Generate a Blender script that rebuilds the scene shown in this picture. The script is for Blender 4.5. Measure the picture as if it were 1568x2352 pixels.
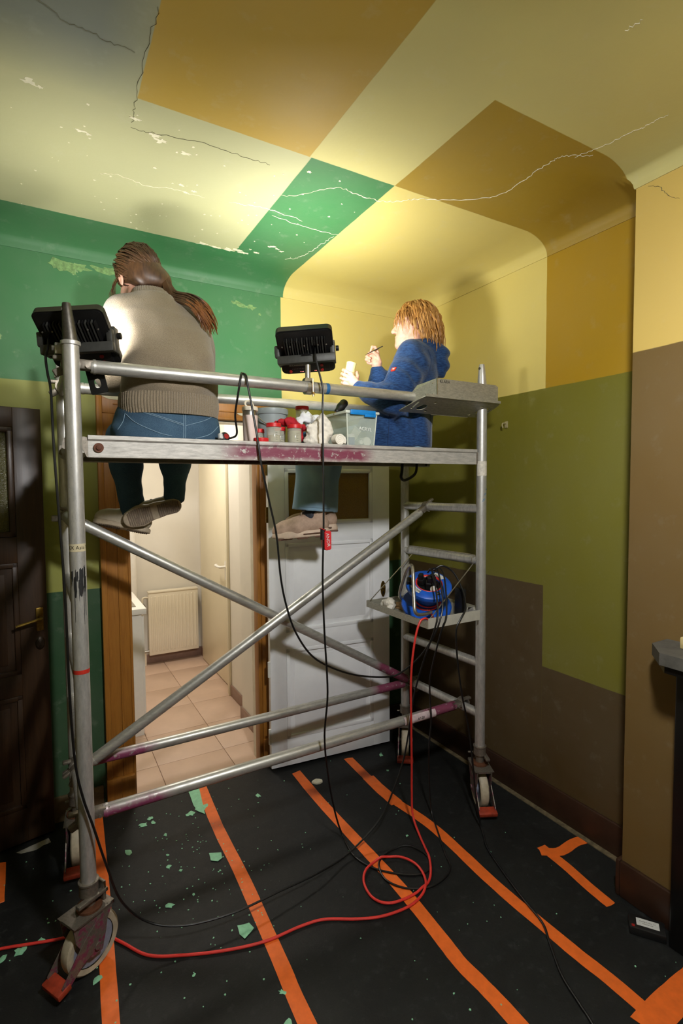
import bpy, bmesh, math, random
import numpy as np
from mathutils import Vector as V, Matrix
for _o in list(bpy.data.objects): bpy.data.objects.remove(_o, do_unlink=True)
SC = bpy.context.scene
COL = SC.collection
PI = math.pi
# ---------------------------------------------------------------- camera
YAW, PIT, ROL, FPX = .519474, -.051279, -.0073167, 1196.5
_f = V((math.sin(YAW)*math.cos(PIT), math.cos(YAW)*math.cos(PIT), math.sin(PIT)))
_r = V((math.cos(YAW), -math.sin(YAW), 0)); _u = _r.cross(_f)
_r2 = math.cos(ROL)*_r + math.sin(ROL)*_u; _u2 = -math.sin(ROL)*_r + math.cos(ROL)*_u
cam = bpy.data.cameras.new('camera'); camo = bpy.data.objects.new('camera', cam); COL.objects.link(camo)
cam.sensor_fit = 'VERTICAL'; cam.sensor_height = 36; cam.sensor_width = 24; cam.lens = FPX/2352*36
cam.clip_start = .02
camo.matrix_world = Matrix(((_r2.x, _u2.x, -_f.x, 0), (_r2.y, _u2.y, -_f.y, 0), (_r2.z, _u2.z, -_f.z, 1.68), (0, 0, 0, 1)))
SC.camera = camo
# ---------------------------------------------------------------- world, exposure
w = bpy.data.worlds.new('world'); SC.world = w; w.use_nodes = True
w.node_tree.nodes['Background'].inputs[0].default_value = (.5, .5, .5, 1)
w.node_tree.nodes['Background'].inputs[1].default_value = .02
vs = SC.view_settings
vs.view_transform = 'Standard'; vs.look = 'None'; vs.exposure = 0.0; vs.gamma = 1; vs.use_curve_mapping = False

def area_light(name, loc, target, size, watts, color=(1, 1, 1), spread=PI):
    l = bpy.data.lights.new(name, 'AREA'); l.shape = 'RECTANGLE'; l.size, l.size_y = size
    l.energy = watts; l.color = color; l.spread = spread
    o = bpy.data.objects.new(name, l); COL.objects.link(o)
    o.location = loc
    o.rotation_euler = (V(target)-V(loc)).to_track_quat('-Z', 'Y').to_euler()
    return o
# powers of the lamps that light the place (each lamp itself is built further down)
P_LEFT, P_RIGHT, L_ROOM, P_HALL = 2.3, 10.5, 490, 20      # watts, watts, radiance of the globe, watts
WHITE_LED = (1, .985, .94)
# ---------------------------------------------------------------- dimensions of the room
W, XW, ZC, XC, YC, ZL = 2.92, 2.20, 2.89, 2.00, 1.215, 2.80
XL, YB = -.92, -2.2          # left wall, wall behind the camera
CHB = -.35                   # rear end of chimney breast
OX0, OX1, OZ = .372, 1.105, 2.055     # doorway to the hall
# ================================================================ helpers
def lin(c):
    return tuple(((x/255+.055)/1.055)**2.4 if x/255 > .04045 else x/255/12.92 for x in c)+(1,)

class NT:
    """small node-tree writer"""
    def __init__(s, name):
        s.m = bpy.data.materials.new(name); s.m.use_nodes = True
        s.t = s.m.node_tree; s.n = s.t.nodes; s.b = s.n['Principled BSDF']
    def add(s, t, **k):
        n = s.n.new(t)
        for a, v in k.items(): setattr(n, a, v)
        return n
    def link(s, a, b): s.t.links.new(a, b)
    def put(s, sock, v):
        if isinstance(v, (int, float)): sock.default_value = v
        elif isinstance(v, (tuple, list)): sock.default_value = v if len(v) == len(sock.default_value) else tuple(v)[:len(sock.default_value)]
        else: s.link(v, sock)
    def math(s, op, a, b=None, c=None, clamp=False):
        n = s.add('ShaderNodeMath', operation=op, use_clamp=clamp); s.put(n.inputs[0], a)
        if b is not None: s.put(n.inputs[1], b)
        if c is not None: s.put(n.inputs[2], c)
        return n.outputs[0]
    def mix(s, f, a, b, mode='MIX'):
        n = s.add('ShaderNodeMix', data_type='RGBA', blend_type=mode); s.put(n.inputs[0], f); s.put(n.inputs[6], a); s.put(n.inputs[7], b)
        return n.outputs[2]
    def pos(s):
        if not hasattr(s, '_p'): s._p = s.add('ShaderNodeNewGeometry').outputs[0]
        return s._p
    def objc(s):
        if not hasattr(s, '_oc'): s._oc = s.add('ShaderNodeTexCoord').outputs['Object']
        return s._oc
    def sep(s, v=None):
        n = s.add('ShaderNodeSeparateXYZ'); s.link(v or s.pos(), n.inputs[0]); return n.outputs
    def noise(s, scale, detail=3, rough=.5, vec=None, dist=0, stretch=None):
        n = s.add('ShaderNodeTexNoise'); n.inputs['Scale'].default_value = scale; n.inputs['Detail'].default_value = detail
        n.inputs['Roughness'].default_value = rough; n.inputs['Distortion'].default_value = dist
        v = vec or s.pos()
        if stretch:
            m = s.add('ShaderNodeMapping'); m.inputs['Scale'].default_value = stretch; s.link(v, m.inputs[0]); v = m.outputs[0]
        s.link(v, n.inputs['Vector']); return n.outputs[0]
    def ramp(s, f, stops):
        n = s.add('ShaderNodeValToRGB'); s.put(n.inputs[0], f); e = n.color_ramp.elements
        e[0].position, e[0].color = stops[0]; e[1].position, e[1].color = stops[-1]
        for p, c in stops[1:-1]:
            x = e.new(p); x.color = c
        return n.outputs[0]
    def step(s, v, a, b):      # smooth 0..1 between a and b
        n = s.add('ShaderNodeMapRange'); n.inputs[1].default_value = a; n.inputs[2].default_value = b; s.put(n.inputs[0], v); return n.outputs[0]
    def bump(s, h, strength=.2, dist=.01):
        n = s.add('ShaderNodeBump'); n.inputs['Strength'].default_value = strength; n.inputs['Distance'].default_value = dist
        s.link(h, n.inputs['Height']); s.link(n.outputs[0], s.b.inputs['Normal'])
    def done(s, col=None, rough=.5, metal=0, spec=None):
        if col is not None: s.put(s.b.inputs['Base Color'], col)
        s.put(s.b.inputs['Roughness'], rough); s.put(s.b.inputs['Metallic'], metal)
        if spec is not None: s.put(s.b.inputs['Specular IOR Level'], spec)
        return s.m

MATS = {}
def simple(name, rgb, rough=.5, metal=0, var=.12, vscale=30, bump=0, bscale=200, spec=None, stretch=None):
    """base colour with noise variation in object space"""
    if name in MATS: return MATS[name]
    t = NT(name); c = lin(rgb)
    n = t.noise(vscale, 4, .6, t.objc(), stretch=stretch)
    dark = tuple(x*(1-var) for x in c[:3])+(1,); lite = tuple(min(1, x*(1+var)) for x in c[:3])+(1,)
    col = t.mix(t.step(n, .3, .7), dark, lite)
    if bump: t.bump(t.noise(bscale, 3, .6, t.objc(), stretch=stretch), bump, .004)
    MATS[name] = t.done(col, rough, metal, spec); return MATS[name]

class MB:
    """mesh builder"""
    def __init__(s): s.v = []; s.f = []; s.mi = []; s.cur = 0
    def add(s, vs, fs, M=None):
        o = len(s.v)
        s.v += [tuple(M @ V(p)) if M is not None else tuple(p) for p in vs]
        s.f += [tuple(i+o for i in f) for f in fs]; s.mi += [s.cur]*len(fs)
        return s
    def box(s, a, b, M=None, bev=0):
        (x0, y0, z0), (x1, y1, z1) = a, b
        if bev <= 0:
            vs = [(x0, y0, z0), (x1, y0, z0), (x1, y1, z0), (x0, y1, z0), (x0, y0, z1), (x1, y0, z1), (x1, y1, z1), (x0, y1, z1)]
            return s.add(vs, [(3, 2, 1, 0), (4, 5, 6, 7), (0, 1, 5, 4), (1, 2, 6, 5), (2, 3, 7, 6), (3, 0, 4, 7)], M)
        bm = bmesh.new(); bmesh.ops.create_cube(bm, size=1)
        for v in bm.verts: v.co = V(((x0+x1)/2+v.co.x*(x1-x0), (y0+y1)/2+v.co.y*(y1-y0), (z0+z1)/2+v.co.z*(z1-z0)))
        bmesh.ops.bevel(bm, geom=list(bm.edges), offset=bev, segments=2, profile=.5, affect='EDGES')
        return s.bm(bm, M)
    def bm(s, bm, M=None):
        bm.verts.index_update()
        s.add([v.co for v in bm.verts], [[v.index for v in f.verts] for f in bm.faces], M); bm.free(); return s
    def cyl(s, p0, p1, r0, r1=None, n=20, cap=True):
        return s.tube([p0, p1], [r0, r0 if r1 is None else r1], n, cap)
    def tube(s, pts, r, n=10, cap=True, closed=False, flat=None):
        pts = [V(p) for p in pts]; m = len(pts)
        rs = r if isinstance(r, (list, tuple)) else [r]*m
        tg = []
        for i in range(m):
            a = pts[i-1] if (i > 0 or closed) else pts[i]; b = pts[(i+1) % m] if (i < m-1 or closed) else pts[i]
            t = b-a; tg.append(t.normalized() if t.length > 1e-9 else V((0, 0, 1)))
        up = V((0, 0, 1)) if abs(tg[0].z) < .9 else V((1, 0, 0))
        nr = tg[0].cross(up).normalized(); vs = []; fs = []
        for i in range(m):
            if i:
                ax = tg[i-1].cross(tg[i])
                if ax.length > 1e-7:
                    nr = Matrix.Rotation(tg[i-1].angle(tg[i]), 3, ax.normalized()) @ nr
            nr = (nr - tg[i]*nr.dot(tg[i])).normalized(); bn = tg[i].cross(nr)
            for k in range(n):
                a = 2*PI*k/n; vs.append(pts[i]+nr*(math.cos(a)*rs[i])+bn*(math.sin(a)*rs[i]))
        for i in range(m-1 if not closed else m):
            j = (i+1) % m
            for k in range(n):
                l = (k+1) % n; fs.append((i*n+k, i*n+l, j*n+l, j*n+k))
        if cap and not closed:
            fs.append(tuple(range(n-1, -1, -1))); fs.append(tuple((m-1)*n+k for k in range(n)))
        return s.add(vs, fs)
    def lathe(s, prof, M=None, n=32, caps=True):
        """profile [(r,z)] round local z"""
        vs = []; fs = []; m = len(prof)
        for r, z in prof:
            for k in range(n):
                a = 2*PI*k/n; vs.append((r*math.cos(a), r*math.sin(a), z))
        for i in range(m-1):
            for k in range(n):
                l = (k+1) % n; fs.append((i*n+k, i*n+l, (i+1)*n+l, (i+1)*n+k))
        if caps and prof[0][0] > 1e-6: fs.append(tuple(range(n-1, -1, -1)))
        if caps and prof[-1][0] > 1e-6: fs.append(tuple((m-1)*n+k for k in range(n)))
        return s.add(vs, fs, M)
    def prism(s, poly, d0, d1, M=None):
        """2-D polygon in local xy, extruded local z d0..d1"""
        n = len(poly)
        vs = [(x, y, d0) for x, y in poly]+[(x, y, d1) for x, y in poly]
        fs = [tuple(range(n-1, -1, -1)), tuple(range(n, 2*n))]+[(i, (i+1) % n, n+(i+1) % n, n+i) for i in range(n)]
        return s.add(vs, fs, M)
    def sphere(s, c, r, n=16, m=10, M=None):
        rx, ry, rz = r if isinstance(r, (tuple, list)) else (r, r, r)
        bm = bmesh.new(); bmesh.ops.create_uvsphere(bm, u_segments=n, v_segments=m, radius=1)
        for v in bm.verts: v.co = V((c[0]+v.co.x*rx, c[1]+v.co.y*ry, c[2]+v.co.z*rz))
        return s.bm(bm, M)
    def mesh(s, name, smooth=35):
        me = bpy.data.meshes.new(name); me.from_pydata(s.v, [], s.f); me.update()
        if len(set(s.mi)) > 1: me.polygons.foreach_set('material_index', s.mi)
        bm = bmesh.new(); bm.from_mesh(me); bmesh.ops.recalc_face_normals(bm, faces=bm.faces); bm.to_mesh(me); bm.free()
        if smooth:
            me.polygons.foreach_set('use_smooth', [True]*len(me.polygons))
            me.set_sharp_from_angle(angle=math.radians(smooth))
        return me
    def build(s, name, mat, parent=None, smooth=35):
        me = s.mesh(name, smooth)
        for m in (mat if isinstance(mat, (list, tuple)) else [mat]): me.materials.append(m)
        return link(name, me, parent)

def link(name, data, parent=None):
    o = bpy.data.objects.new(name, data); COL.objects.link(o)
    if parent is not None:
        o.parent = parent
        # meshes are written in the parent's own space when the parent is placed with place(); in world space otherwise
        if parent.get('_w'): o.matrix_parent_inverse = Matrix.Translation(parent.location).inverted() if parent.parent is None else Matrix.Identity(4)
    return o
def tag(o, label, cat, group=None):
    o['label'] = label; o['category'] = cat
    if group: o['group'] = group
    return o
def thing(name, label, cat, loc=(0, 0, 0), group=None, world=True):
    """an Empty at the thing's base; with world=True its parts are written in world coordinates"""
    o = bpy.data.objects.new(name, None); COL.objects.link(o); o.location = loc; o.empty_display_size = .05
    if world: o['_w'] = 1
    return tag(o, label, cat, group)
def struct(o):
    o['kind'] = 'structure'; return o
def copy_tree(o, parent=None):
    c = o.copy(); COL.objects.link(c)
    if parent is not None: c.parent = parent
    for ch in list(o.children): copy_tree(ch, c)
    return c
def frame(origin, x, z=(0, 0, 1)):
    """matrix with local x along x and local z as near z as possible"""
    x = V(x).normalized(); z = V(z); y = z.cross(x).normalized(); z = x.cross(y)
    return Matrix(((x.x, y.x, z.x, origin[0]), (x.y, y.y, z.y, origin[1]), (x.z, y.z, z.z, origin[2]), (0, 0, 0, 1)))
def catmull(p, n=8, closed=False):
    p = [V(q) for q in p]; out = []; m = len(p)
    for i in range(m if closed else m-1):
        a = p[i-1] if (i or closed) else p[0]*2-p[1]; b = p[i]; c = p[(i+1) % m]; d = p[(i+2) % m] if (i+2 < m or closed) else c*2-b
        for k in range(n):
            t = k/n; out.append(.5*((2*b)+(c-a)*t+(2*a-5*b+4*c-d)*t*t+(3*b-a-3*c+d)*t**3))
    if not closed: out.append(p[-1])
    return out
def rrect(x0, y0, x1, y1, r, n=5):
    o = []
    for cx, cy, a0 in ((x1-r, y1-r, 0), (x0+r, y1-r, PI/2), (x0+r, y0+r, PI), (x1-r, y0+r, 1.5*PI)):
        for k in range(n+1):
            a = a0+PI/2*k/n; o.append((cx+r*math.cos(a), cy+r*math.sin(a)))
    return o
def shape_holes(name, outer, holes, depth, M, mat, parent=None, bevel=0):
    """flat plate with real holes: filled 2-D curve turned into a mesh"""
    cu = bpy.data.curves.new(name, 'CURVE'); cu.dimensions = '2D'; cu.fill_mode = 'BOTH'; cu.extrude = depth/2; cu.bevel_depth = bevel
    for poly in [outer]+holes:
        sp = cu.splines.new('POLY'); sp.points.add(len(poly)-1); sp.use_cyclic_u = True
        for q, (x, y) in zip(sp.points, poly): q.co = (x, y, 0, 1)
    o = bpy.data.objects.new(name, cu); COL.objects.link(o)
    me = bpy.data.meshes.new_from_object(o.evaluated_get(bpy.context.evaluated_depsgraph_get()))
    bpy.data.objects.remove(o); bpy.data.curves.remove(cu)
    me.transform(M); me.materials.clear(); me.materials.append(mat); me.name = name
    return link(name, me, parent)
def text_mesh(txt, size, depth=.0004, align='CENTER', shear=0):
    cu = bpy.data.curves.new('lettering', 'FONT'); cu.body = txt; cu.size = size; cu.extrude = depth; cu.align_x = align; cu.align_y = 'CENTER'; cu.shear = shear; cu.resolution_u = 3
    o = bpy.data.objects.new('lettering', cu); COL.objects.link(o)
    me = bpy.data.meshes.new_from_object(o.evaluated_get(bpy.context.evaluated_depsgraph_get()))
    bpy.data.objects.remove(o); bpy.data.curves.remove(cu); return me
def text(txt, size, M, mat, parent=None, depth=.0004, fn=None, name='lettering', shear=0):
    me = text_mesh(txt, size, depth, shear=shear); me.name = name
    if fn:
        for v in me.vertices: v.co = fn(v.co)
    me.transform(M); me.materials.clear(); me.materials.append(mat)
    return link(name, me, parent)
# ================================================================ painted plaster
GREEN, SAGE, GREYB = (58, 118, 70), (184, 182, 138), (132, 138, 124)
MUST, PALE, MUSTD, YEL = (184, 152, 62), (206, 196, 128), (164, 134, 40), (214, 196, 114)
OLIVE, BROWN, LOLIVE, DKGREEN, CHY, CHB_ = (114, 110, 34), (78, 61, 33), (150, 152, 70), (34, 74, 42), (208, 178, 96), (106, 82, 40)
def paint(name, base, fields, wear=.5, chips=None, soft=None):
    """base colour with rectangular paint fields in room coordinates; fields = [(rgb, {axis:(min,max)})]"""
    t = NT(name); xyz = t.sep(); ax = {'x': xyz[0], 'y': xyz[1], 'z': xyz[2]}
    col = lin(base)
    wob = t.math('MULTIPLY', t.math('SUBTRACT', t.noise(9, 2), .5), .004)
    for rgb, lim in fields:
        m = None
        for a, (lo, hi) in lim.items():
            sm = soft.get(rgb, .0015) if soft else .0015
            v = t.math('ADD', ax[a], wob)
            for val, sg in ((lo, 1), (hi, -1)):
                if val is None: continue
                k = t.step(v, val-sm*sg, val+sm*sg)
                m = k if m is None else t.math('MULTIPLY', m, k)
        col = t.mix(m, col, lin(rgb))
    # brushed unevenness, fine wear
    n1 = t.noise(1.7, 4, .6); n2 = t.noise(14, 4, .65)
    col = t.mix(t.math('MULTIPLY', t.step(n1, .35, .75), .16*wear), col, (.30, .30, .24, 1))
    col = t.mix(t.math('MULTIPLY', t.step(n2, .58, .74), .10*wear), col, (.62, .62, .5, 1))
    if chips:
        rgb, lim, thr, sc = chips
        m = t.step(t.noise(sc, 6, .62), thr, thr+.012)
        for a, (lo, hi) in lim.items():
            if lo is not None: m = t.math('MULTIPLY', m, t.step(ax[a], lo-.02, lo+.04))
            if hi is not None: m = t.math('MULTIPLY', m, t.step(ax[a], hi+.02, hi-.04))
        col = t.mix(t.math('MULTIPLY', m, .75), col, lin(rgb))
    t.bump(t.math('ADD', t.noise(5, 3), t.math('MULTIPLY', t.noise(90, 3), .12)), .12, .02)
    return t.done(col, t.math('MULTIPLY_ADD', n2, .2, .42), 0, .35)

m_ceil = paint('ceiling_paint', SAGE, [
    (GREYB, {'x': (None, .294), 'y': (None, 1.72)}),
    (MUST, {'x': (.294, .893), 'y': (None, 1.777)}),
    (PALE, {'x': (.893, None), 'y': (None, 1.777)}),
    (GREEN, {'y': (2.664, None), 'x': (None, 1.276)}),
    (GREEN, {'x': (.9, 1.276), 'y': (1.777, None)}),
    (YEL, {'x': (1.276, None), 'y': (1.777, None)}),
    (MUSTD, {'x': (1.276, None), 'y': (1.237, 1.777)})], 1.0,
    soft={GREYB: .12})
m_back = paint('back_wall_paint', GREEN, [
    (YEL, {'x': (1.262, None)}),
    (LOLIVE, {'z': (None, 2.19), 'x': (None, 1.262)}), (OLIVE, {'z': (None, 2.19), 'x': (1.262, None)}),
    (DKGREEN, {'z': (None, 1.162)})], 1.0, chips=((150, 176, 120), {'z': (2.3, None), 'x': (None, 1.262)}, .66, 7))
m_right = paint('right_wall_paint', MUSTD, [
    (YEL, {'y': (1.78, None)}), ((168, 132, 22), {'y': (None, 1.78)}),
    (OLIVE, {'z': (None, 2.158)}),
    (BROWN, {'z': (None, 1.162), 'y': (1.78, None)}),
    (BROWN, {'z': (None, .743), 'y': (None, 1.78)})], .6)
m_chim = paint('chimney_paint', CHY, [(CHB_, {'z': (None, 2.185)})], .5)
m_plain = paint('plain_wall_paint', (120, 112, 70), [], .5)

def inset(poly, d):
    n = len(poly); out = []
    for i in range(n):
        p0, p1, p2 = V(poly[i-1]), V(poly[i]), V(poly[(i+1) % n])
        a = (p1-p0).normalized(); b = (p2-p1).normalized()
        na = V((a.y, -a.x)); nb = V((b.y, -b.x))     # room is walked clockwise: inside is to the right
        den = 1+na.dot(nb); out.append(tuple(p1+(na+nb)*(d/den)))
    return out
ROOM = [(XL, YB), (XL, W), (XW, W), (XW, YC), (XC, YC), (XC, CHB), (XW, CHB), (XW, YB)]
prof = [(.0, ZL), (.004, ZL)]+[(.006+.165*(1-math.cos(a)), ZL+.004+(ZC-ZL-.004)*math.sin(a)) for a in [PI/2*k/10 for k in range(11)]]
mb = MB(); n = len(ROOM); rings = []
vs, fs = [], []
for d, z in prof: vs += [(x, y, z) for x, y in inset(ROOM, d)]
for i in range(len(prof)-1):
    for k in range(n):
        l = (k+1) % n; fs.append((i*n+k, i*n+l, (i+1)*n+l, (i+1)*n+k))
fs.append(tuple((len(prof)-1)*n+k for k in range(n)))
mb.add(vs, fs)
ceiling = struct(mb.build('ceiling', m_ceil, None, 50))

TH = .12
def slab(name, a, b, mat): return struct(MB().box(a, b).build(name, mat, None, 0))
# back wall with the doorway
mb = MB()
mb.box((XL-TH, W, 0), (OX0, W+TH, ZL)).box((OX1, W, 0), (XW+TH, W+TH, ZL)).box((OX0, W, OZ), (OX1, W+TH, ZL))
struct(mb.build('wall_back', m_back, None, 0))
slab('wall_right', (XW, CHB, 0), (XW+TH, W, ZL), m_right)
slab('wall_left', (XL-TH, YB, 0), (XL, W, ZL), m_plain)
slab('wall_front', (XL-TH, YB-TH, 0), (XW+TH, YB, ZL), m_plain)
slab('wall_right_rear', (XW, YB, 0), (XW+TH, CHB, ZL), m_plain)
slab('wall_chimney', (XC, CHB, 0), (XW, YC, ZL), m_chim)

# floor under black protective paper
t = NT('black_floor_cover'); n1 = t.noise(2.2, 5, .65); n2 = t.noise(24, 5, .7); n3 = t.noise(150, 3, .6)
c = t.mix(t.step(n1, .3, .75), lin((14, 15, 15)), lin((28, 29, 28)))
c = t.mix(t.math('MULTIPLY', t.step(n2, .55, .78), .5), c, lin((58, 60, 58)))
c = t.mix(t.math('MULTIPLY', t.step(t.noise(70, 4, .7), .70, .73), .5), c, lin((120, 130, 118)))
t.bump(t.math('ADD', t.noise(3, 3), t.math('MULTIPLY', n3, .15)), .25, .02)
m_floor = t.done(c, t.math('MULTIPLY_ADD', n2, .3, .45), 0, .3)
floor_o = slab('floor', (XL-TH, YB-TH, -.1), (XW+TH, W, 0), m_floor)

# baseboards
m_base = simple('dark_baseboard_paint', (50, 30, 18), .45, 0, .2, 12)
m_baseg = simple('drab_baseboard_paint', (92, 78, 52), .5, 0, .25, 18)
def base(name, a, b, mat): return struct(MB().box(a, b, None, .006).build(name, mat, None, 30))
base('baseboard_right', (XW-.018, YC, 0), (XW, W, .15), m_base)
base('baseboard_chimney', (XC-.018, .98, 0), (XC, YC+.0, .15), m_base)
base('baseboard_chimney_return', (XC-.018, YC, 0), (XW-.018, YC+.018, .15), m_base)
base('baseboard_back', (XL, W-.018, 0), (OX0-.145, W, .13), m_baseg)
base('baseboard_back_right', (OX1+.14, W-.018, 0), (XW-.018, W, .15), m_base)
base('baseboard_left', (XL, YB, 0), (XL+.018, W-.1, .13), m_baseg)
# gap of bare screed along the right wall
struct(MB().box((XW-.045, YC+.02, 0), (XW-.017, W-.02, .004)).build('trim_1', simple('bare_screed', (96, 84, 60), .9, 0, .5, 40), None, 0))

# ---------------------------------------------------------------- cracks and bare spots of the plaster (parts of ceiling and walls)
m_crack = simple('white_crack_plaster', (226, 220, 190), .9, 0, .1, 50)
m_crackd = simple('dark_crack', (104, 100, 76), .9, 0, .1, 50)
rnd = random.Random(7)
def crack(parent, pts, wid, nrm, mat=m_crack, jit=.006, seg=10):
    """thin raised filler line following a jagged path on a flat surface"""
    nrm = V(nrm); P = catmull(pts, seg); mb = MB(); prev = None
    Q = []
    for i, p in enumerate(P):
        tn = (P[min(i+1, len(P)-1)]-P[max(i-1, 0)]).normalized(); sd = tn.cross(nrm)
        q = p+sd*rnd.uniform(-jit, jit); wd = wid*rnd.uniform(.35, 1.2)*(math.sin(PI*(i+.6)/(len(P)+.2))**.4)
        Q.append((q+sd*wd/2, q-sd*wd/2))
    vs = []
    for a, b in Q: vs += [a, b, (a+b)/2+nrm*.0012]
    fs = []
    for i in range(len(Q)-1):
        o = i*3; fs += [(o, o+2, o+5, o+3), (o+2, o+1, o+4, o+5)]
    mb.add(vs, fs); return mb.build('crack', mat, parent, 0)
CZ = ZC-.0006; DN = (0, 0, -1)
def cz(*p): return [(x, y, CZ) for x, y in p]
crack(ceiling, cz((.726, 2.218), (.789, 2.206), (.893, 2.19), (1.07, 2.208)), .006, DN)
crack(ceiling, cz((.929, 2.229), (1.105, 2.257), (1.282, 2.247)), .0035, DN)
crack(ceiling, cz((.894, 2.071), (.984, 2.007), (1.074, 1.902), (1.175, 1.904), (1.271, 1.9), (1.342, 1.873), (1.427, 1.802), (1.571, 1.734), (1.693, 1.628), (1.701, 1.498), (1.697, 1.371), (1.712, 1.316), (1.801, 1.263)), .0055, DN)
crack(ceiling, cz((.228, 2.267), (.29, 2.239), (.406, 2.259), (.503, 2.233), (.629, 2.237)), .0035, DN)
crack(ceiling, cz((.296, 1.933), (.364, 1.92), (.535, 1.89), (.68, 1.893), (.782, 1.89)), .0013, DN, m_crackd)
crack(ceiling, cz((-.05, 1.5), (.079, 1.575), (.172, 1.59), (.261, 1.597)), .0013, DN, m_crackd)
crack(ceiling, cz((.295, 1.9), (.29, 1.8), (.288, 1.6), (.293, 1.42)), .0022, DN, m_crackd)
crack(ceiling, cz((1.39, .884), (1.398, .842)), .006, DN)
crack(ceiling, cz((1.75, 1.30), (1.78, 1.22), (1.80, 1.117), (1.815, 1.061), (1.82, 1.0)), .005, DN)
crack(ceiling, cz((1.16, 2.62), (1.222, 2.554), (1.249, 2.40), (1.262, 2.265)), .0035, DN)
wc = bpy.data.objects['wall_chimney']
crack(wc, [(XC-.0006, 1.168, 2.79), (XC-.0006, 1.128, 2.765), (XC-.0006, 1.111, 2.74), (XC-.0006, 1.088, 2.715), (XC-.0006, 1.057, 2.69)], .0022, (-1, 0, 0), m_crackd, .003, 5)
# bare spots where the paint has flaked off
def flake_poly(cx, cy, r, n=9, asp=1.0, ang=0, irr=.38):
    o = []
    for k in range(n):
        a = 2*PI*k/n; q = r*(1+rnd.uniform(-irr, irr)); x, y = q*math.cos(a)*asp, q*math.sin(a)
        o.append((cx+x*math.cos(ang)-y*math.sin(ang), cy+x*math.sin(ang)+y*math.cos(ang)))
    return o
for x, y, r, a in ((.004, 1.861, .022, 1.3), (.03, 1.87, .012, 1), (.15, 2.027, .016, 1.8), (.175, 2.035, .01, 1.5), (.371, 1.93, .02, 1.4), (.395, 1.949, .022, 1.2), (.487, 1.977, .018, 1.6), (.46, 1.985, .008, 1),
                   (.519, 2.186, .014, 1.5), (.577, 2.21, .011, 1.3), (.55, 2.235, .012, 1.4), (.407, 2.12, .008, 1.2), (.30, 1.875, .012, 2.2), (.85, 1.92, .006, 1), (.73, 2.655, .016, 2.8), (.80, 2.66, .014, 3),
                   (.86, 2.655, .02, 2.2), (.905, 2.64, .022, 1.6), (.94, 2.655, .018, 1.9), (1.0, 2.62, .015, 1.5), (1.045, 2.52, .018, 1.5), (1.08, 2.53, .012, 1.2), (1.11, 2.545, .014, 1.2), (.96, 2.6, .01, 1), (.93, 1.86, .012, 1.2)):
    MB().prism(flake_poly(x, y, r*.5, 15, a*1.2, rnd.uniform(-.3, .3), .6), ZC-rnd.uniform(.0008, .0024), ZC+.001).build('bare_spot', m_crack, ceiling, 0)
mb = MB()
for k in range(70):
    x, y = rnd.uniform(-.1, 1.25), rnd.uniform(1.85, 2.66)
    mb.prism(flake_poly(x, y, rnd.uniform(.002, .005), 5), ZC-.001, ZC+.001)
o = mb.build('bare_specks', m_crack, ceiling, 0); o['kind'] = 'stuff'
# old blistered paint under the cove of the back wall
m_blis = simple('blistered_pale_green_paint', (116, 150, 92), .7, 0, .4, 60, .5, 80)
wb = bpy.data.objects['wall_back']
for x, z, r, a in ((.10, 2.765, .022, 2.2), (.145, 2.755, .03, 1.4), (.19, 2.765, .018, 2.4), (.29, 2.77, .014, 4), (.36, 2.772, .012, 4), (1.0, 2.72, .014, 3), (1.08, 2.71, .012, 2.5), (1.13, 2.68, .008, 1), (.45, 2.60, .006, 1.5)):
    MB().prism(flake_poly(x, z, r, 13, a, rnd.uniform(-.2, .1), .42), 0, rnd.uniform(.0012, .0035), Matrix(((1, 0, 0, 0), (0, 0, -1, W+.0005), (0, 1, 0, 0), (0, 0, 0, 1)))).build('blister', m_blis, wb, 0)
# small iron hook left in the right wall
mb = MB(); mb.tube(catmull([(XW, 2.03, 2.01), (XW-.03, 2.03, 2.008), (XW-.034, 2.03, 1.995), (XW-.03, 2.03, 1.985)], 4), .004, 8)
mb.box((XW-.008, 2.02, 1.985), (XW, 2.04, 2.02), None, .002)
tag(mb.build('wall_hook', simple('painted_iron', (170, 160, 120), .5, .2)), 'small overpainted iron hook stuck in the olive wall', 'hook')

# ---------------------------------------------------------------- door casing of the hall doorway
def wood(name, a, b, rough=.42, sc=3, stretch=(18, 18, 1.2)):
    t = NT(name); n = t.noise(sc, 6, .65, t.objc(), 1.2, stretch); n2 = t.noise(2.5, 3, .6, t.objc())
    c = t.mix(t.step(n, .3, .72), lin(a), lin(b)); c = t.mix(t.math('MULTIPLY', t.step(n2, .5, .8), .3), c, tuple(x*.45 for x in lin(a)[:3])+(1,))
    t.bump(n, .1, .004); return t.done(c, rough)
m_ochre = wood('ochre_grained_paint', (150, 96, 34), (178, 120, 48))
m_whitep = simple('white_gloss_paint', (226, 226, 220), .35, 0, .03, 6)
m_chipw = simple('bare_filler', (214, 208, 184), .8)
cw = .118
mb = MB()
def casing(x0, x1, z0, z1, horiz=False):
    """stepped moulding: flat board, inner bead, outer raised edge"""
    mb.box((x0, W-.022, z0), (x1, W, z1), None, .002)
mb.box((OX0-cw, W-.024, .16), (OX0, W, OZ-.001), None, .003); mb.box((OX0-cw-.012, W-.036, .16), (OX0-cw+.016, W, OZ+cw-.013), None, .005)
mb.box((OX0-.05, W-.03, .16), (OX0-.042, W, OZ-.001), None, .003)
mb.box((OX0-cw-.014, W-.042, 0), (OX0+.002, W, .16), None, .004); mb.box((OX0-.062, W-.046, 0), (OX0+.004, W, .158), None, .003)
c1 = mb.build('trim_2', m_ochre, None, 30); struct(c1)
mb = MB()
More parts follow.
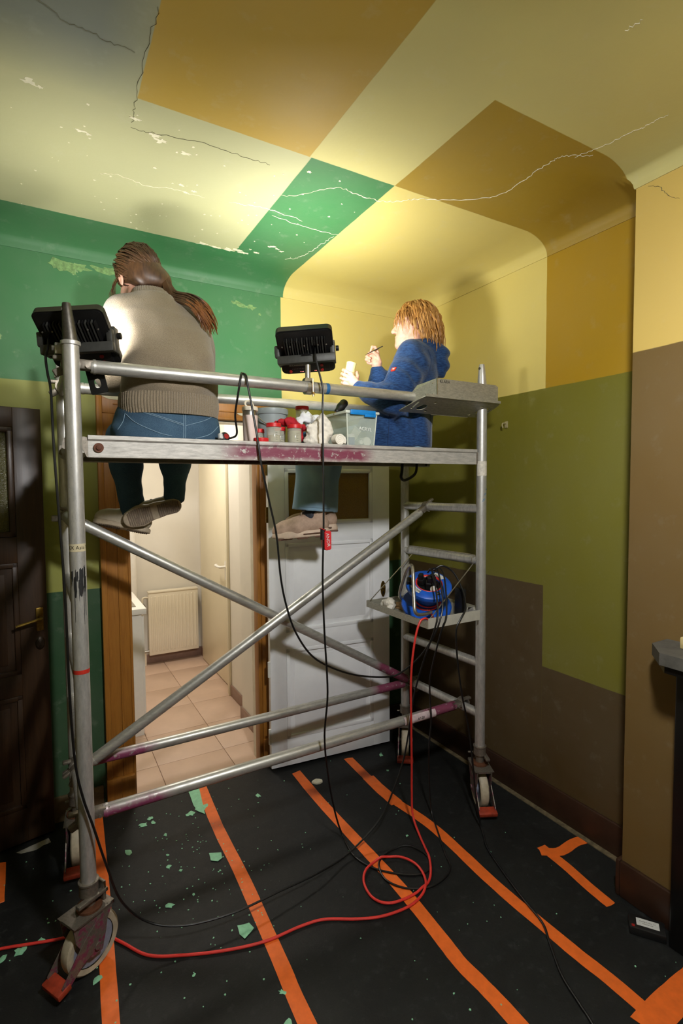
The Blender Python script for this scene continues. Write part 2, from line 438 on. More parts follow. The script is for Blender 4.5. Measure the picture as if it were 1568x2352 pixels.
mb.box((OX0-cw+.0165, W-.024, OZ), (OX1+cw, W-.0005, OZ+cw), None, .003); mb.box((OX0-cw-.013, W-.04, OZ+cw-.012), (OX1+cw+.012, W-.0005, OZ+cw+.014), None, .005)
mb.box((OX0-.05, W-.03, OZ+.042), (OX1+.05, W-.0005, OZ+.05), None, .003); mb.box((OX0, W-.03, OZ-.003), (OX1, W-.0005, OZ+.012), None, .003)
struct(mb.build('trim_3', m_ochre, None, 30))
for p in (flake_poly(.34, 2.14, .018, 9, 3.2, -.1), flake_poly(.395, 2.105, .02, 8, 1.6, -.6), flake_poly(.44, 2.15, .008, 7, 2), flake_poly(1.0, 2.09, .01, 7, 3)):
    MB().prism(p, 0, rnd.uniform(.001, .003), Matrix(((1, 0, 0, 0), (0, 0, -1, W-.024), (0, 1, 0, 0), (0, 0, 0, 1)))).build('bare_spot', m_chipw, bpy.data.objects['trim_3'], 0)
mb = MB()
mb.box((OX1, W-.024, .16), (OX1+cw, W, OZ-.001), None, .003); mb.box((OX1+cw-.016, W-.036, .16), (OX1+cw+.012, W, OZ-.001), None, .005); mb.box((OX1-.002, W-.042, 0), (OX1+cw+.014, W, .16), None, .004)
struct(mb.build('trim_4', m_ochre, None, 30))
# jamb linings: white paint towards the hall, ochre rebate towards the room
struct(MB().box((OX1-.012, W+.05, 0), (OX1, W+TH, OZ)).build('trim_5', simple('worn_white_jamb', (222, 214, 196), .5, 0, .12, 14), None, 0))
struct(MB().box((OX1-.022, W-.02, 0), (OX1, W+.05, OZ), None, .004).build('trim_6', m_ochre, None, 30))
struct(MB().box((OX0, W-.02, 0), (OX0+.014, W+.05, OZ), None, .004).build('trim_7', m_ochre, None, 30))
struct(MB().box((OX0, W+.05, 0), (OX0+.006, W+TH, OZ)).build('trim_8', m_whitep, None, 0))
struct(MB().box((OX0, W, OZ-.012), (OX1, W+TH, OZ)).build('trim_9', m_whitep, None, 0))

# ---------------------------------------------------------------- panelled door leaves
def glass_mat(name, a, b, sc):
    t = NT(name); n = t.noise(sc, 4, .6, t.objc()); v = t.add('ShaderNodeTexVoronoi'); v.inputs['Scale'].default_value = sc*1.5; t.link(t.objc(), v.inputs['Vector'])
    t.bump(t.math('ADD', v.outputs[0], n), .5, .003)
    return t.done(t.mix(n, lin(a), lin(b)), .22, 0, .6)
def door_leaf(name, w, h, th, M, panels, glass, m, m_gl, m_mould=None):
    """leaf in local x (width) z (height), face towards -y. panels: (x0,z0,x1,z1); glass one such rectangle"""
    d = bpy.data.objects.new(name, None); COL.objects.link(d); d.matrix_world = M; struct(d)
    allp = sorted(panels+[glass], key=lambda p: p[1]); x0, x1 = allp[0][0], allp[0][2]
    MB().box((0, 0, 0), (x0, th, h), None, .003).build('stile', m, d); MB().box((x1, 0, 0), (w, th, h), None, .003).build('stile', m, d)
    z = 0
    for p in allp+[(0, h, 0, h)]:
        MB().box((x0-.001, .0005, z), (x1+.001, th-.0005, p[1]), None, .002).build('rail', m, d); z = p[3]
    for (a, b, c, e) in panels:
        mb = MB(); mb.box((a-.004, .008, b-.004), (c+.004, th-.008, e+.004))
        mb.box((a+.05, .006, b+.05), (c-.05, .018, e-.05), None, .003)
        p = mb.build('panel', m, d)
        for k, (q0, q1, q2, q3) in enumerate(((a, b, c, b+.022), (a, e-.022, c, e), (a, b, a+.022, e), (c-.022, b, c, e))):
            MB().box((q0, -.002, q1), (q2, .012, q3), None, .003).build('moulding', m_mould or m, p)
    a, b, c, e = glass
    g = MB().box((a-.004, th/2-.003, b-.004), (c+.004, th/2+.003, e+.004)).build('pane', m_gl, d, 0)
    for k, (q0, q1, q2, q3) in enumerate(((a, b, c, b+.025), (a, e-.025, c, e), (a, b, a+.025, e), (c-.025, b, c, e))):
        MB().box((q0, -.003, q1), (q2, th/2-.003, q3), None, .006).build('glazing_bead', m, d)
    return d
m_wdoor = simple('white_door_paint', (240, 241, 242), .38, 0, .05, 5)
m_ddoor = wood('dark_brown_door_paint', (42, 27, 14), (62, 41, 22), .4, 3, (22, 22, 1))
M = frame((1.112, 2.790, .018), (1.90-1.115, 2.715-2.79, 0))
door1 = door_leaf('door_1', .793, 1.86, .04, M, [(.10, .16, .675, .70), (.10, .80, .675, 1.325)], (.10, 1.43, .675, 1.76), m_wdoor, glass_mat('ochre_textured_glass', (120, 88, 8), (146, 110, 14), 120))
m_brass = simple('old_brass', (120, 96, 40), .35, .9, .35, 60)
mb = MB(); mb.prism([(.745+.017*math.cos(a), 1.004+.05*math.sin(a)) for a in [2*PI*k/24 for k in range(24)]], 0, .005, Matrix(((1, 0, 0, 0), (0, 0, -1, 0), (0, 1, 0, 0), (0, 0, 0, 1))))
lp = mb.build('lock_plate', m_brass, door1)
MB().lathe([(.0, .02), (.008, .018), (.010, .012), (.006, .004), (.006, 0)], Matrix.Translation((.745, -.004, 1.018)) @ Matrix.Rotation(PI/2, 4, 'X')).build('spindle', m_brass, lp)
MB().box((.741, -.0065, .972), (.749, -.004, .99)).build('keyhole', simple('black_plastic', (14, 14, 14), .4), lp)
for z in (.15, .55, 1.45, 1.72): MB().cyl((-.006, .004, z), (-.006, .004, z+.09), .008, n=10).build('hinge', m_brass if z > 1 else m_whitep, door1)
M = frame((-.884, 2.633, .015), (.229, .05, 0))
door2 = door_leaf('door_2', .905, 2.03, .04, M, [(.12, .16, .79, .70), (.12, .80, .79, 1.32)], (.12, 1.44, .79, 1.94), m_ddoor, glass_mat('dark_pebbled_glass', (66, 64, 22), (92, 88, 30), 150))
hx = .875
mb = MB(); mb.box((hx-.02, -.006, .99), (hx+.012, 0, 1.10), None, .003); hp = mb.build('handle_plate', m_brass, door2)
MB().tube(catmull([(hx-.004, 0, 1.055), (hx-.004, -.04, 1.055), (hx-.02, -.05, 1.053), (hx-.06, -.05, 1.045), (hx-.11, -.048, 1.035)], 5), .007, 10).build('door_handle', m_brass, hp)
MB().lathe([(.0, .006), (.016, .005), (.021, .0)], Matrix.Translation((hx-.005, 0, .93)) @ Matrix.Rotation(PI/2, 4, 'X') @ Matrix.Diagonal((1, 1.5, 1, 1))).build('keyhole_plate', simple('dark_brass', (40, 30, 18), .4, .6), door2)

# ---------------------------------------------------------------- the white hall behind the doorway
HY, HXL, HXR, HZ = 5.16, .05, 1.33, 2.6
m_hall = simple('hall_white_wall', (228, 222, 210), .6, 0, .03, 3)
m_hallc = simple('cream_door_paint', (236, 226, 198), .35, 0, .03, 4)
m_skirt = simple('brown_skirting_tile', (140, 112, 98), .45, 0, .12, 20)
slab('wall_hall_far', (HXL-.1, HY, 0), (HXR+.1, HY+.1, HZ), m_hall)
slab('wall_hall_left', (HXL-.1, W+TH, 0), (HXL, HY, HZ), m_hall)
mb = MB(); mb.box((HXR, 4.12, 2.03), (HXR+.1, 5.02, HZ)).box((HXR, 5.02, 0), (HXR+.1, HY, HZ)).box((1.20, W+TH, 0), (HXR+.1, 3.56, HZ)).box((1.265, 3.56, 0), (HXR+.1, 4.07, HZ))
struct(mb.build('wall_hall_right', m_hall, None, 0))
slab('ceiling_hall', (HXL-.1, W+TH, HZ), (HXR+.1, HY+.1, HZ+.1), m_hall)
m_tile = simple('beige_floor_tile', (206, 176, 154), .4, 0, .05, 8)
fh = slab('floor_hall', (HXL-.1, W, -.1), (HXR+.1, HY, -.006), simple('tile_grout', (166, 140, 122), .8))
tm = MB().box((0, 0, -.01), (.402, .402, 0), None, .002).mesh('tile'); tm.materials.append(m_tile)
for i in range(4):
    for j in range(6):
        x, y = -.26+.405*i, W+.0-.115+.405*j
        if i == 3 or y < W or y+.402 > HY:     # cut tiles at the edges
            x1 = min(x+.402, 1.33); y0 = max(y, W); y1 = min(y+.402, HY)
            if x1-x > .03 and y1-y0 > .03: MB().box((x, y0, -.01), (x1, y1, 0), None, .002).build('tile', m_tile, fh)
        else:
            o = link('tile', tm, fh); o.location = (x, y, 0)
sk = struct(MB().box((HXL, HY-.012, 0), (HXR, HY, .085), None, .003).build('baseboard_hall', m_skirt))
for a, b in (((HXR-.012, 5.02, 0), (HXR, HY-.012, .085)), ((1.188, W+TH, 0), (1.20, 3.56, .09)), ((1.188, 3.56, 0), (1.265, 3.572, .09)), ((1.253, 3.572, 0), (1.265, 4.0, .09))):
    MB().box(a, b, None, .003).build('skirting_tile', m_skirt, sk)
# cream door in the hall's right wall
d3 = bpy.data.objects.new('door_3', None); COL.objects.link(d3); struct(d3)
MB().box((HXR-.03, 4.125, .008), (HXR+.01, 5.015, 2.02), None, .003).build('leaf', m_hallc, d3)
MB().box((HXR-.04, 4.07, 0), (HXR+.02, 4.122, 2.07), None, .004).build('door_jamb', m_hallc, d3); MB().box((1.25, 4.005, 0), (HXR, 4.069, 2.10), None, .006).build('architrave', m_hallc, d3); MB().box((1.24, 4.0, 0), (1.262, 4.02, 2.10), None, .005).build('architrave_bead', m_hallc, d3)
MB().box((HXR-.035, 4.118, .9), (HXR-.028, 4.126, 1.12)).build('strike_plate', simple('dull_steel', (120, 116, 108), .4, .9), d3)
m_wplast = simple('white_plastic', (238, 234, 226), .3, 0, .03)
mb = MB(); mb.prism(rrect(-.02, -.10, .02, .06, .019), 0, .008, Matrix.Translation((HXR-.03, 4.21, 1.0)) @ Matrix(((0, 0, -1, 0), (1, 0, 0, 0), (0, 1, 0, 0), (0, 0, 0, 1))))
hp = mb.build('handle_plate', m_wplast, d3)
MB().tube(catmull([(HXR-.035, 4.21, 1.01), (HXR-.075, 4.21, 1.01), (HXR-.085, 4.235, 1.01), (HXR-.085, 4.33, 1.01), (HXR-.07, 4.35, 1.01)], 5), .011, 10).build('door_handle', m_wplast, hp)
# radiator
rad = thing('panel_radiator', 'white steel panel radiator on the far wall of the bright hall', 'radiator', (1.04, 5.08, .09))
m_rad = simple('radiator_enamel', (232, 222, 200), .35, 0, .03, 5)
MB().box((.815, 5.05, .10), (1.275, 5.085, .69), None, .008).build('body', m_rad, rad)
for k in range(13):
    x = .845+k*.0335; MB().box((x-.009, 5.043, .135), (x+.009, 5.06, .655), None, .006).build('rib', m_rad, rad)
for z in (.69,): MB().box((.815, 5.045, z-.004), (1.275, 5.125, z+.012), None, .004).build('top_grille', m_rad, rad)
for x in (.9, 1.19): MB().box((x-.015, 5.08, .2), (x+.015, HY, .6)).build('wall_bracket', m_rad, rad)
m_chrome = simple('brushed_chrome', (170, 166, 158), .3, .9, .15)
mb = MB(); mb.tube(catmull([(.82, 5.07, .645), (.79, 5.07, .65), (.77, 5.07, .64), (.765, 5.07, .60), (.76, 5.075, .3), (.76, 5.08, 0)], 5), .009, 10); mb.tube(catmull([(.82, 5.07, .14), (.785, 5.07, .14), (.785, 5.08, .10), (.785, 5.09, 0)], 5), .009, 10)
MBv = mb.build('feed_pipe', m_rad, rad)
MB().lathe([(.016, -.03), (.02, -.02), (.02, .02), (.014, .03)], Matrix.Translation((.765, 5.05, .58)) @ Matrix.Rotation(PI/2, 4, 'X'), 16).build('valve', m_chrome, rad)
MB().lathe([(.014, -.02), (.014, .02)], Matrix.Translation((.795, 5.07, .14)) @ Matrix.Rotation(PI/2, 4, 'Y'), 12).build('lower_valve', m_chrome, rad)
# sink cabinet
cb = thing('sink_cabinet', 'white kitchen cabinet with steel sink top beside the hall doorway', 'cabinet', (.3, 3.95, 0))
m_cab = simple('cabinet_laminate', (234, 230, 222), .35, 0, .02)
MB().box((HXL+.002, 3.66, .0), (.545, 4.26, .83), None, .002).build('body', m_cab, cb)
MB().box((.545, 3.67, .1), (.562, 3.96, .81), None, .003).build('door', m_cab, cb); MB().box((.545, 3.97, .1), (.562, 4.25, .81), None, .003).build('door', m_cab, cb)
MB().box((HXL+.002, 3.64, .83), (.575, 4.28, .868), None, .003).build('worktop', m_cab, cb)
m_steel = simple('sink_steel', (176, 172, 162), .28, 1, .1)
MB().box((HXL+.08, 3.72, .868), (.52, 4.20, .874), None, .002).build('sink_rim', m_steel, cb)
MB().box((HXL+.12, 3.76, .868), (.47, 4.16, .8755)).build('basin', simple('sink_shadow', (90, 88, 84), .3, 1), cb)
MB().tube(catmull([(HXL+.1, 3.96, .868), (HXL+.1, 3.96, 1.05), (HXL+.14, 3.96, 1.12), (HXL+.22, 3.96, 1.10), (HXL+.235, 3.96, 1.05)], 6), .011, 12).build('tap', m_steel, cb)
# white waste pipe in the corner of the hall
mb = MB(); mb.cyl((.69, HY-.05, 0), (.69, HY-.05, HZ), .04, n=24)
struct(mb.build('trim_10', m_wplast))
# hall ceiling lamp
hl = thing('hall_lamp', 'round white ceiling lamp of the hall', 'lamp', (.72, 4.0, HZ))
MB().lathe([(.14, 0), (.14, -.03), (.13, -.03)], Matrix.Translation((.72, 4.0, HZ)), 32).build('base', m_wplast, hl)
t = NT('lamp_opal_glow'); t.b.inputs['Emission Color'].default_value = (1, .9, .74, 1); t.b.inputs['Emission Strength'].default_value = 3
MB().lathe([(.13, -.03), (.12, -.055), (.08, -.075), (0, -.085)], Matrix.Translation((.72, 4.0, HZ)), 32).build('shade', t.done((1, .95, .85, 1), .4), hl)
lo = area_light('hall_lamp_light', (.72, 4.0, HZ-.1), (.72, 4.0, 0), (.3, .3), P_HALL, (1, .93, .83)); lo.parent = hl; lo.matrix_parent_inverse = Matrix.Translation(hl.location).inverted()

# ---------------------------------------------------------------- fireplace on the chimney breast
m_stone = simple('dark_slate', (78, 76, 70), .6, 0, .25, 25, .3, 60)
m_blackst = simple('black_marble', (13, 13, 12), .3, 0, .3, 12)
fp = thing('fireplace', 'black stone fireplace surround with slate mantel shelf on the chimney breast', 'fireplace', (1.9, .4, 0))
MB().prism([(XC, 1.06), (1.90, 1.06), (1.81, .985), (1.81, -.2), (1.90, -.27), (XC, -.27)], 1.058, 1.10).build('mantel_shelf', m_stone, fp)
MB().prism([(XC, 1.04), (1.905, 1.04), (1.825, .975), (1.825, -.19), (1.905, -.25), (XC, -.25)], 1.03, 1.058).build('shelf_moulding', m_blackst, fp)
MB().box((1.915, .76, 0), (XC, .985, 1.03), None, .006).build('pilaster', m_blackst, fp); MB().box((1.915, -.2, 0), (XC, .03, 1.03), None, .006).build('pilaster', m_blackst, fp)
MB().box((1.93, .03, .78), (XC, .76, 1.03), None, .004).build('lintel', m_blackst, fp)
MB().box((1.97, .03, 0), (XC, .76, .78)).build('fire_opening', simple('soot', (8, 8, 8), .95), fp)
mb = MB(); mb.box((1.915, .86, 1.10), (1.985, .975, 1.142), None, .006)
tag(mb.build('small_box', simple('cream_card', (190, 172, 120), .7)), 'small cream box lying on the slate mantel shelf', 'box')
# ================================================================ rolling scaffold tower
def alu(name, base=(168, 166, 160), rough=.36, magenta=None, stretch=(6, 6, 6), metal=.85, spots=None):
    """worn aluminium; magenta = (xmin, xmax, amount) overspray in world x; spots=[(axis,lo,hi,rgb,thr)]"""
    t = NT(name); n = t.noise(14, 5, .7, stretch=stretch); n2 = t.noise(120, 4, .7); n3 = t.noise(5, 3)
    c = t.mix(t.step(n, .35, .72), lin(base), tuple(x*.62 for x in lin(base)[:3])+(1,))
    c = t.mix(t.math('MULTIPLY', t.step(n2, .62, .74), .4), c, lin((90, 86, 78)))
    met = metal; xyz = t.sep()
    ms = []
    if magenta:
        for lo, hi, zlo, zhi, thr, rgb in magenta:
            wv = t.math('ADD', xyz[0], t.math('MULTIPLY', t.math('SUBTRACT', n3, .5), .10)); zv = t.math('ADD', xyz[2], t.math('MULTIPLY', t.math('SUBTRACT', t.noise(18, 3), .5), .03))
            m = t.math('MULTIPLY', t.step(wv, lo-.03, lo+.05), t.step(wv, hi+.03, hi-.05))
            m = t.math('MULTIPLY', m, t.math('MULTIPLY', t.step(zv, zlo-.012, zlo+.012), t.step(zv, zhi+.012, zhi-.012)))
            m = t.math('MULTIPLY', m, t.step(t.noise(40, 5, .7), thr+.04, thr-.04))
            c = t.mix(t.math('MULTIPLY', m, .92), c, lin(rgb)); ms.append(m)
    for m in ms: met = t.math('MULTIPLY', met, t.math('SUBTRACT', 1.0, m))
    t.bump(t.math('ADD', n2, t.math('MULTIPLY', n, .5)), .06, .004)
    return t.done(c, t.math('MULTIPLY_ADD', n, .3, rough-.1), met)
MAG = (112, 2, 54)
m_alu = alu('worn_aluminium_tube', (208, 206, 200), .36, None, (5, 5, 1.2), .62)
m_aluh = alu('worn_aluminium_rail', (204, 202, 194), .36, None, (1.2, 5, 5), .62)
m_deck = alu('scuffed_deck_profile', (192, 188, 180), .5, [(.62, 1.28, 1.784, 1.837, .60, MAG)], (1.5, 8, 8), .25)
m_bracem = alu('oversprayed_brace', (204, 202, 194), .36, metal=.62, magenta=[(1.62, 1.95, .40, .66, .62, (120, 24, 70)), (.1, .40, .40, .505, .62, (130, 24, 84))], stretch=(1.2, 5, 5))
m_castst = alu('zinc_caster_steel', (140, 132, 120), .45, [(-9, 9, -1, .21, .47, (110, 26, 62))], (9, 9, 9), .7)
m_dkal = alu('dark_cast_spigot', (110, 106, 98), .42)
m_red = simple('faded_red_lacquer', (150, 52, 28), .5, 0, .3, 40)
m_whl = simple('grey_nylon_wheel', (176, 164, 140), .55, 0, .2, 30)
m_hub = simple('blue_grey_hub', (132, 136, 150), .5, 0, .2, 30)
m_blk = simple('matte_black_rubber', (16, 16, 16), .5, 0, .2, 40)
tower = thing('scaffold_tower', 'aluminium rolling scaffold tower with deck, braces and guard rails', 'scaffold', (1.0, 2.25, 0))
RZ = [.487+.267*k for k in range(7)]
POST = {'fl': (.094, 1.95), 'rl': (.086, 2.55), 'fr': (1.936, 1.95), 'rr': (1.902, 2.55)}
ZT = 2.152
for k, (x, y) in POST.items():
    mb = MB()
    mb.tube([(x, y, .29), (x, y, .3), (x, y, 1.0), (x, y, ZT)], .0255, 28)
    p = mb.build('post', m_alu, tower)
    MB().lathe([(.0255, -.008), (.030, -.006), (.031, 0), (.030, .006), (.0255, .008)], Matrix.Translation((x, y, ZT)), 28).build('collar', m_alu, p)
    MB().lathe([(.0255, 0), (.0245, .02), (.0215, .06), (.0175, .10), (.0155, .118), (.0135, .125), (0, .126)], Matrix.Translation((x, y, ZT+.004)) @ Matrix.Rotation(-.07 if k[1] == 'l' else -.02, 4, 'Y') @ Matrix.Diagonal((.9, 1.0, 1, 1)), 24).build('spigot', m_dkal if k == 'fl' else m_alu, p)
    MB().cyl((x-.020-(.004 if k[1] == 'l' else 0), y, ZT+.108), (x-.006, y, ZT+.106), .0065, n=10).build('locking_button', m_dkal, p)
# tape bands, stickers and sprayed marks on the posts
def band(post, x, y, z0, z1, mat, a0=0, a1=2*PI, r=.0259, name='tape_band'):
    n = 24; vs = []; fs = []
    for z in (z0, z1):
        for k in range(n+1):
            a = a0+(a1-a0)*k/n; vs.append((x+r*math.cos(a), y+r*math.sin(a), z))
    fs = [(k, k+1, n+2+k, n+1+k) for k in range(n)]
    return MB().add(vs, fs).build(name, mat, post)
posts = [o for o in tower.children if o.name.startswith('post')]
pfl, prl, pfr, prr = posts
x, y = POST['fl']
band(pfl, x, y, 1.052, 1.066, simple('red_tape', (190, 44, 30), .5))
m_paper = simple('yellowed_paper', (196, 184, 150), .8)
band(pfl, x, y, 1.466, 1.492, m_paper, -2.9, -.3, name='sticker')
m_ink = simple('black_ink', (22, 22, 22), .6)
def wrap(x, y, r, a0):
    return lambda c: V((x+r*math.cos(a0+c.x/r), y+r*math.sin(a0+c.x/r), c.y))
text('KX Asia T', .017, Matrix.Translation((0, 0, 1.479)), m_ink, pfl, .0002, wrap(x, y, .0263, -1.52))
rs = random.Random(3)
mb = MB()
for k in range(34):     # black spray with drips
    a = rs.uniform(-2.5, -.6); z = 1.365+rs.uniform(-.03, .03); h = rs.uniform(.01, .03); wd = rs.uniform(.05, .14)
    v = [(x+.0262*math.cos(a+q), y+.0262*math.sin(a+q), z+hh) for q, hh in ((-wd, -h*.6), (-wd*.5, -h), (wd*.3, -h*.8), (wd, -h*.2), (wd*.8, h), (-wd*.7, h*.8))]
    mb.add(v, [tuple(range(6))])
for a, l in ((-2.1, .12), (-1.0, .13), (-1.55, .05), (-.75, .10)):
    n = 6; mb.add([(x+.0263*math.cos(a+s*.035*(1-.5*i/n)), y+.0263*math.sin(a+s*.035*(1-.5*i/n)), 1.35-l*i/n) for i in range(n+1) for s in (-1, 1)], [(2*i, 2*i+1, 2*i+3, 2*i+2) for i in range(n)])
mb.build('sprayed_mark', m_ink, pfl, 0)
x, y = POST['fr']
m_wst = simple('torn_white_sticker', (206, 200, 186), .7, 0, .2, 80)
mb = band(pfr, x, y, 1.722, 1.796, m_wst, -3.3, -.5, name='sticker')
m_bluep = simple('blue_paint_smear', (60, 120, 160), .5)
for a, z, h in ((-1.6, 1.63, .006), (-1.9, 1.60, .008), (-1.2, 1.655, .005)):
    MB().add([(x+.0262*math.cos(a+q), y+.0262*math.sin(a+q), z+hh) for q, hh in ((-.3, -h), (.1, -h*.6), (.35, h), (-.05, h*.7))], [(0, 1, 2, 3)]).build('paint_smear', m_bluep, pfr, 0)
# rungs
for s in 'lr':
    a, b = POST['f'+s], POST['r'+s]
    for z in RZ:
        MB().tube([(a[0], a[1], z), (b[0], b[1], z)], .0235, 22).build('rung', m_alu, tower)
        bpy.context.view_layer
def lerp2(s, Y):
    a, b = POST['f'+s], POST['r'+s]; t = (Y-a[1])/(b[1]-a[1]); return a[0]+(b[0]-a[0])*t
def claw(parent, p, d, mat):
    """snap hook gripping a rung (rung runs along y) at p; the bar leaves along d"""
    d = V(d).normalized(); x = V((d.x, 0, d.z)).normalized()
    M = frame(p, d, (0, 0, 1)); mb = MB(); R = .030
    jaw = [(R*math.cos(a), R*math.sin(a)) for a in [math.radians(q) for q in range(-60, 236, 14)]]
    jaw2 = [((R-.007)*math.cos(a), (R-.007)*math.sin(a)) for a in [math.radians(q) for q in range(235, -61, -14)]]
    Mj = M @ Matrix(((1, 0, 0, 0), (0, 0, -1, 0), (0, 1, 0, 0), (0, 0, 0, 1)))
    pj_ = jaw+jaw2; n = len(jaw)
    vs = [(q[0], q[1], -.021) for q in pj_]+[(q[0], q[1], .021) for q in pj_]; fs = []
    for i in range(n-1):
        j = 2*n-1-i
        fs += [(i, i+1, j-1, j), (2*n+i, 2*n+j, 2*n+j-1, 2*n+i+1), (i, 2*n+i, 2*n+i+1, i+1), (j, j-1, 2*n+j-1, 2*n+j)]
    fs += [(0, 2*n-1, 4*n-1, 2*n), (n-1, 3*n-1, 3*n, n)]
    mb.add(vs, fs, Mj)
    mb.box((.022, -.019, -.014), (.085, .019, .020), M, .006)
    mb.box((-.052, -.012, .012), (-.018, .012, .026), M, .004); mb.box((-.06, -.010, -.02), (-.024, .010, .006), M @ Matrix.Rotation(-.5, 4, 'Y'), .004)
    mb.cyl(tuple(M @ V((.05, -.026, -.004))), tuple(M @ V((.05, .026, -.004))), .006, n=10)
    return mb.build('snap_hook', mat, parent)
def bar(name, p0, p1, mat, r=.0235, hooks=(1, 1), mhook=None):
    p0, p1 = V(p0), V(p1); d = (p1-p0).normalized(); mb = MB()
    a = p0+d*.062; b = p1-d*.062
    mb.tube([a, a+d*.006, b-d*.006, b], [r*.93, r, r, r*.93], 26)
    o = mb.build(name, mat, tower)
    MB().tube([a+d*.008, a+d*.016], r*1.07, 26).build('weld_ring', mat, o)
    if hooks[0]: claw(o, p0, d, mhook or m_castst)
    if hooks[1]: claw(o, p1, -d, mhook or m_castst)
    return o
lowf = bar('brace', (lerp2('l', 2.05), 2.05, RZ[0]+.004), (lerp2('r', 2.07), 2.07, RZ[0]+.016), m_bracem)
bar('brace', (lerp2('l', 2.47), 2.47, RZ[0]), (lerp2('r', 2.49), 2.49, RZ[0]), m_bracem)
bar('brace', (lerp2('l', 2.40), 2.40, RZ[0]), (lerp2('r', 2.35), 2.35, RZ[4]), m_aluh)
bar('brace', (lerp2('l', 2.50), 2.50, RZ[4]), (lerp2('r', 2.47), 2.47, RZ[0]), m_bracem)
gr = bar('guard_rail', (lerp2('l', 2.0), 2.0, RZ[6]+.004), (1.64, 2.0, RZ[6]+.008), m_aluh, hooks=(1, 0))
bar('guard_rail', (lerp2('l', 2.5), 2.5, RZ[6]+.012), (lerp2('r', 2.5), 2.5, RZ[6]+.018), m_aluh)
# blue tape on the guard rail, white sticker on the low brace
n = 24; mb = MB(); r = .0239
mb.add([(1.065+dx, 2.0+r*math.cos(2*PI*k/n), RZ[6]+.0065+r*math.sin(2*PI*k/n)) for dx in (0, .016) for k in range(n)], [(k, (k+1) % n, n+(k+1) % n, n+k) for k in range(n)])
mb.build('tape_band', simple('blue_tape', (36, 98, 150), .5), gr)
mb = MB(); r = .0240
mb.add([(X_, 2.0615+(X_-1.55)*.01+r*math.cos(a), RZ[0]+.004+.012*(X_-.09)/1.84+r*math.sin(a)) for X_ in (1.52, 1.72) for a in [PI*.62+PI*.72*k/12 for k in range(13)]], [(k, k+1, 14+k, 13+k) for k in range(12)])
mb.build('sticker', simple('magenta_smeared_sticker', (196, 176, 176), .6, 0, .3, 30), lowf)
text('AF-20', .018, frame((1.62, 2.0615-.0242, RZ[0]+.016), (1, .01, .006)) @ Matrix.Rotation(PI/2, 4, 'X'), m_ink, lowf, .0002)
# deck: two long aluminium beams, plywood board, end hooks
DZ = 1.855
deck = MB().box((.135, 1.965, DZ-.016), (1.90, 2.325, DZ-.004)).build('deck_board', simple('phenolic_plywood', (66, 48, 36), .5, 0, .2, 10), tower, 0)
for ys, sg in ((1.945, 1), (2.345, -1)):
    mb = MB()
    prof_ = [(0, DZ), (.030, DZ), (.030, DZ-.003), (.006, DZ-.003), (.006, DZ-.070), (.026, DZ-.070), (.026, DZ-.075), (0.0, DZ-.075), (.003, DZ-.072), (.003, DZ-.020), (0, DZ-.017), (-.004, DZ-.014), (-.004, DZ-.001)]
    n = len(prof_)
    mb.add([(X_, ys+q*sg, z) for X_ in (.136, 1.898) for q, z in prof_], [(i, (i+1) % n, n+(i+1) % n, n+i) for i in range(n)]+[tuple(range(n)), tuple(range(2*n-1, n-1, -1))])
    bm_ = mb.build('deck_beam', m_deck, deck)
    for X0, X1, s in ((.068, .14, -1), (1.895, 1.955, 1)):
        Mh = Matrix(((1, 0, 0, 0), (0, 0, 1, ys+sg*.012), (0, 1, 0, 0), (0, 0, 0, 1)))
        hk = [(X0 if s < 0 else X1, DZ-.012), (X0 if s < 0 else X1, DZ-.04)]
        if s < 0: poly = [(.062, DZ-.012), (.125, DZ-.006), (.150, DZ-.012), (.150, DZ-.068), (.132, DZ-.075), (.118, DZ-.045), (.098, DZ-.008-.004), (.068, DZ-.05), (.058, DZ-.045)]
        else: poly = [(1.888, DZ-.022), (1.90, DZ-.014), (1.955, DZ-.012), (1.958, DZ-.05), (1.950, DZ-.055), (1.935, DZ-.017), (1.915, DZ-.05), (1.905, DZ-.075), (1.888, DZ-.075)]
        MB().prism(poly, -.008, .008, Mh).build('deck_hook', m_castst, bm_)
    MB().lathe([(.016, 0), (.016, .003), (.009, .003), (.008, .008), (0, .009)], Matrix.Translation((.168, ys-.001, DZ-.042)) @ Matrix.Rotation(PI/2*sg, 4, 'X'), 18).build('rivet', simple('rusty_rivet', (92, 52, 32), .7, .3, .3, 90), bm_)
for X_ in (.13, .5, .9, 1.3, 1.7, 1.905): MB().box((X_-.012, 1.952, DZ-.06), (X_+.012, 2.338, DZ-.017)).build('cross_member', m_aluh, deck, 0)
# locking strap under the deck
MB().tube(catmull([(1.70, 2.3, DZ-.04), (1.695, 2.3, DZ-.10), (1.69, 2.3, DZ-.135), (1.72, 2.31, DZ-.150), (1.775, 2.31, DZ-.128), (1.80, 2.31, DZ-.10), (1.805, 2.31, DZ-.04)], 5), .008, 6).build('pull_strap', m_blk, deck)
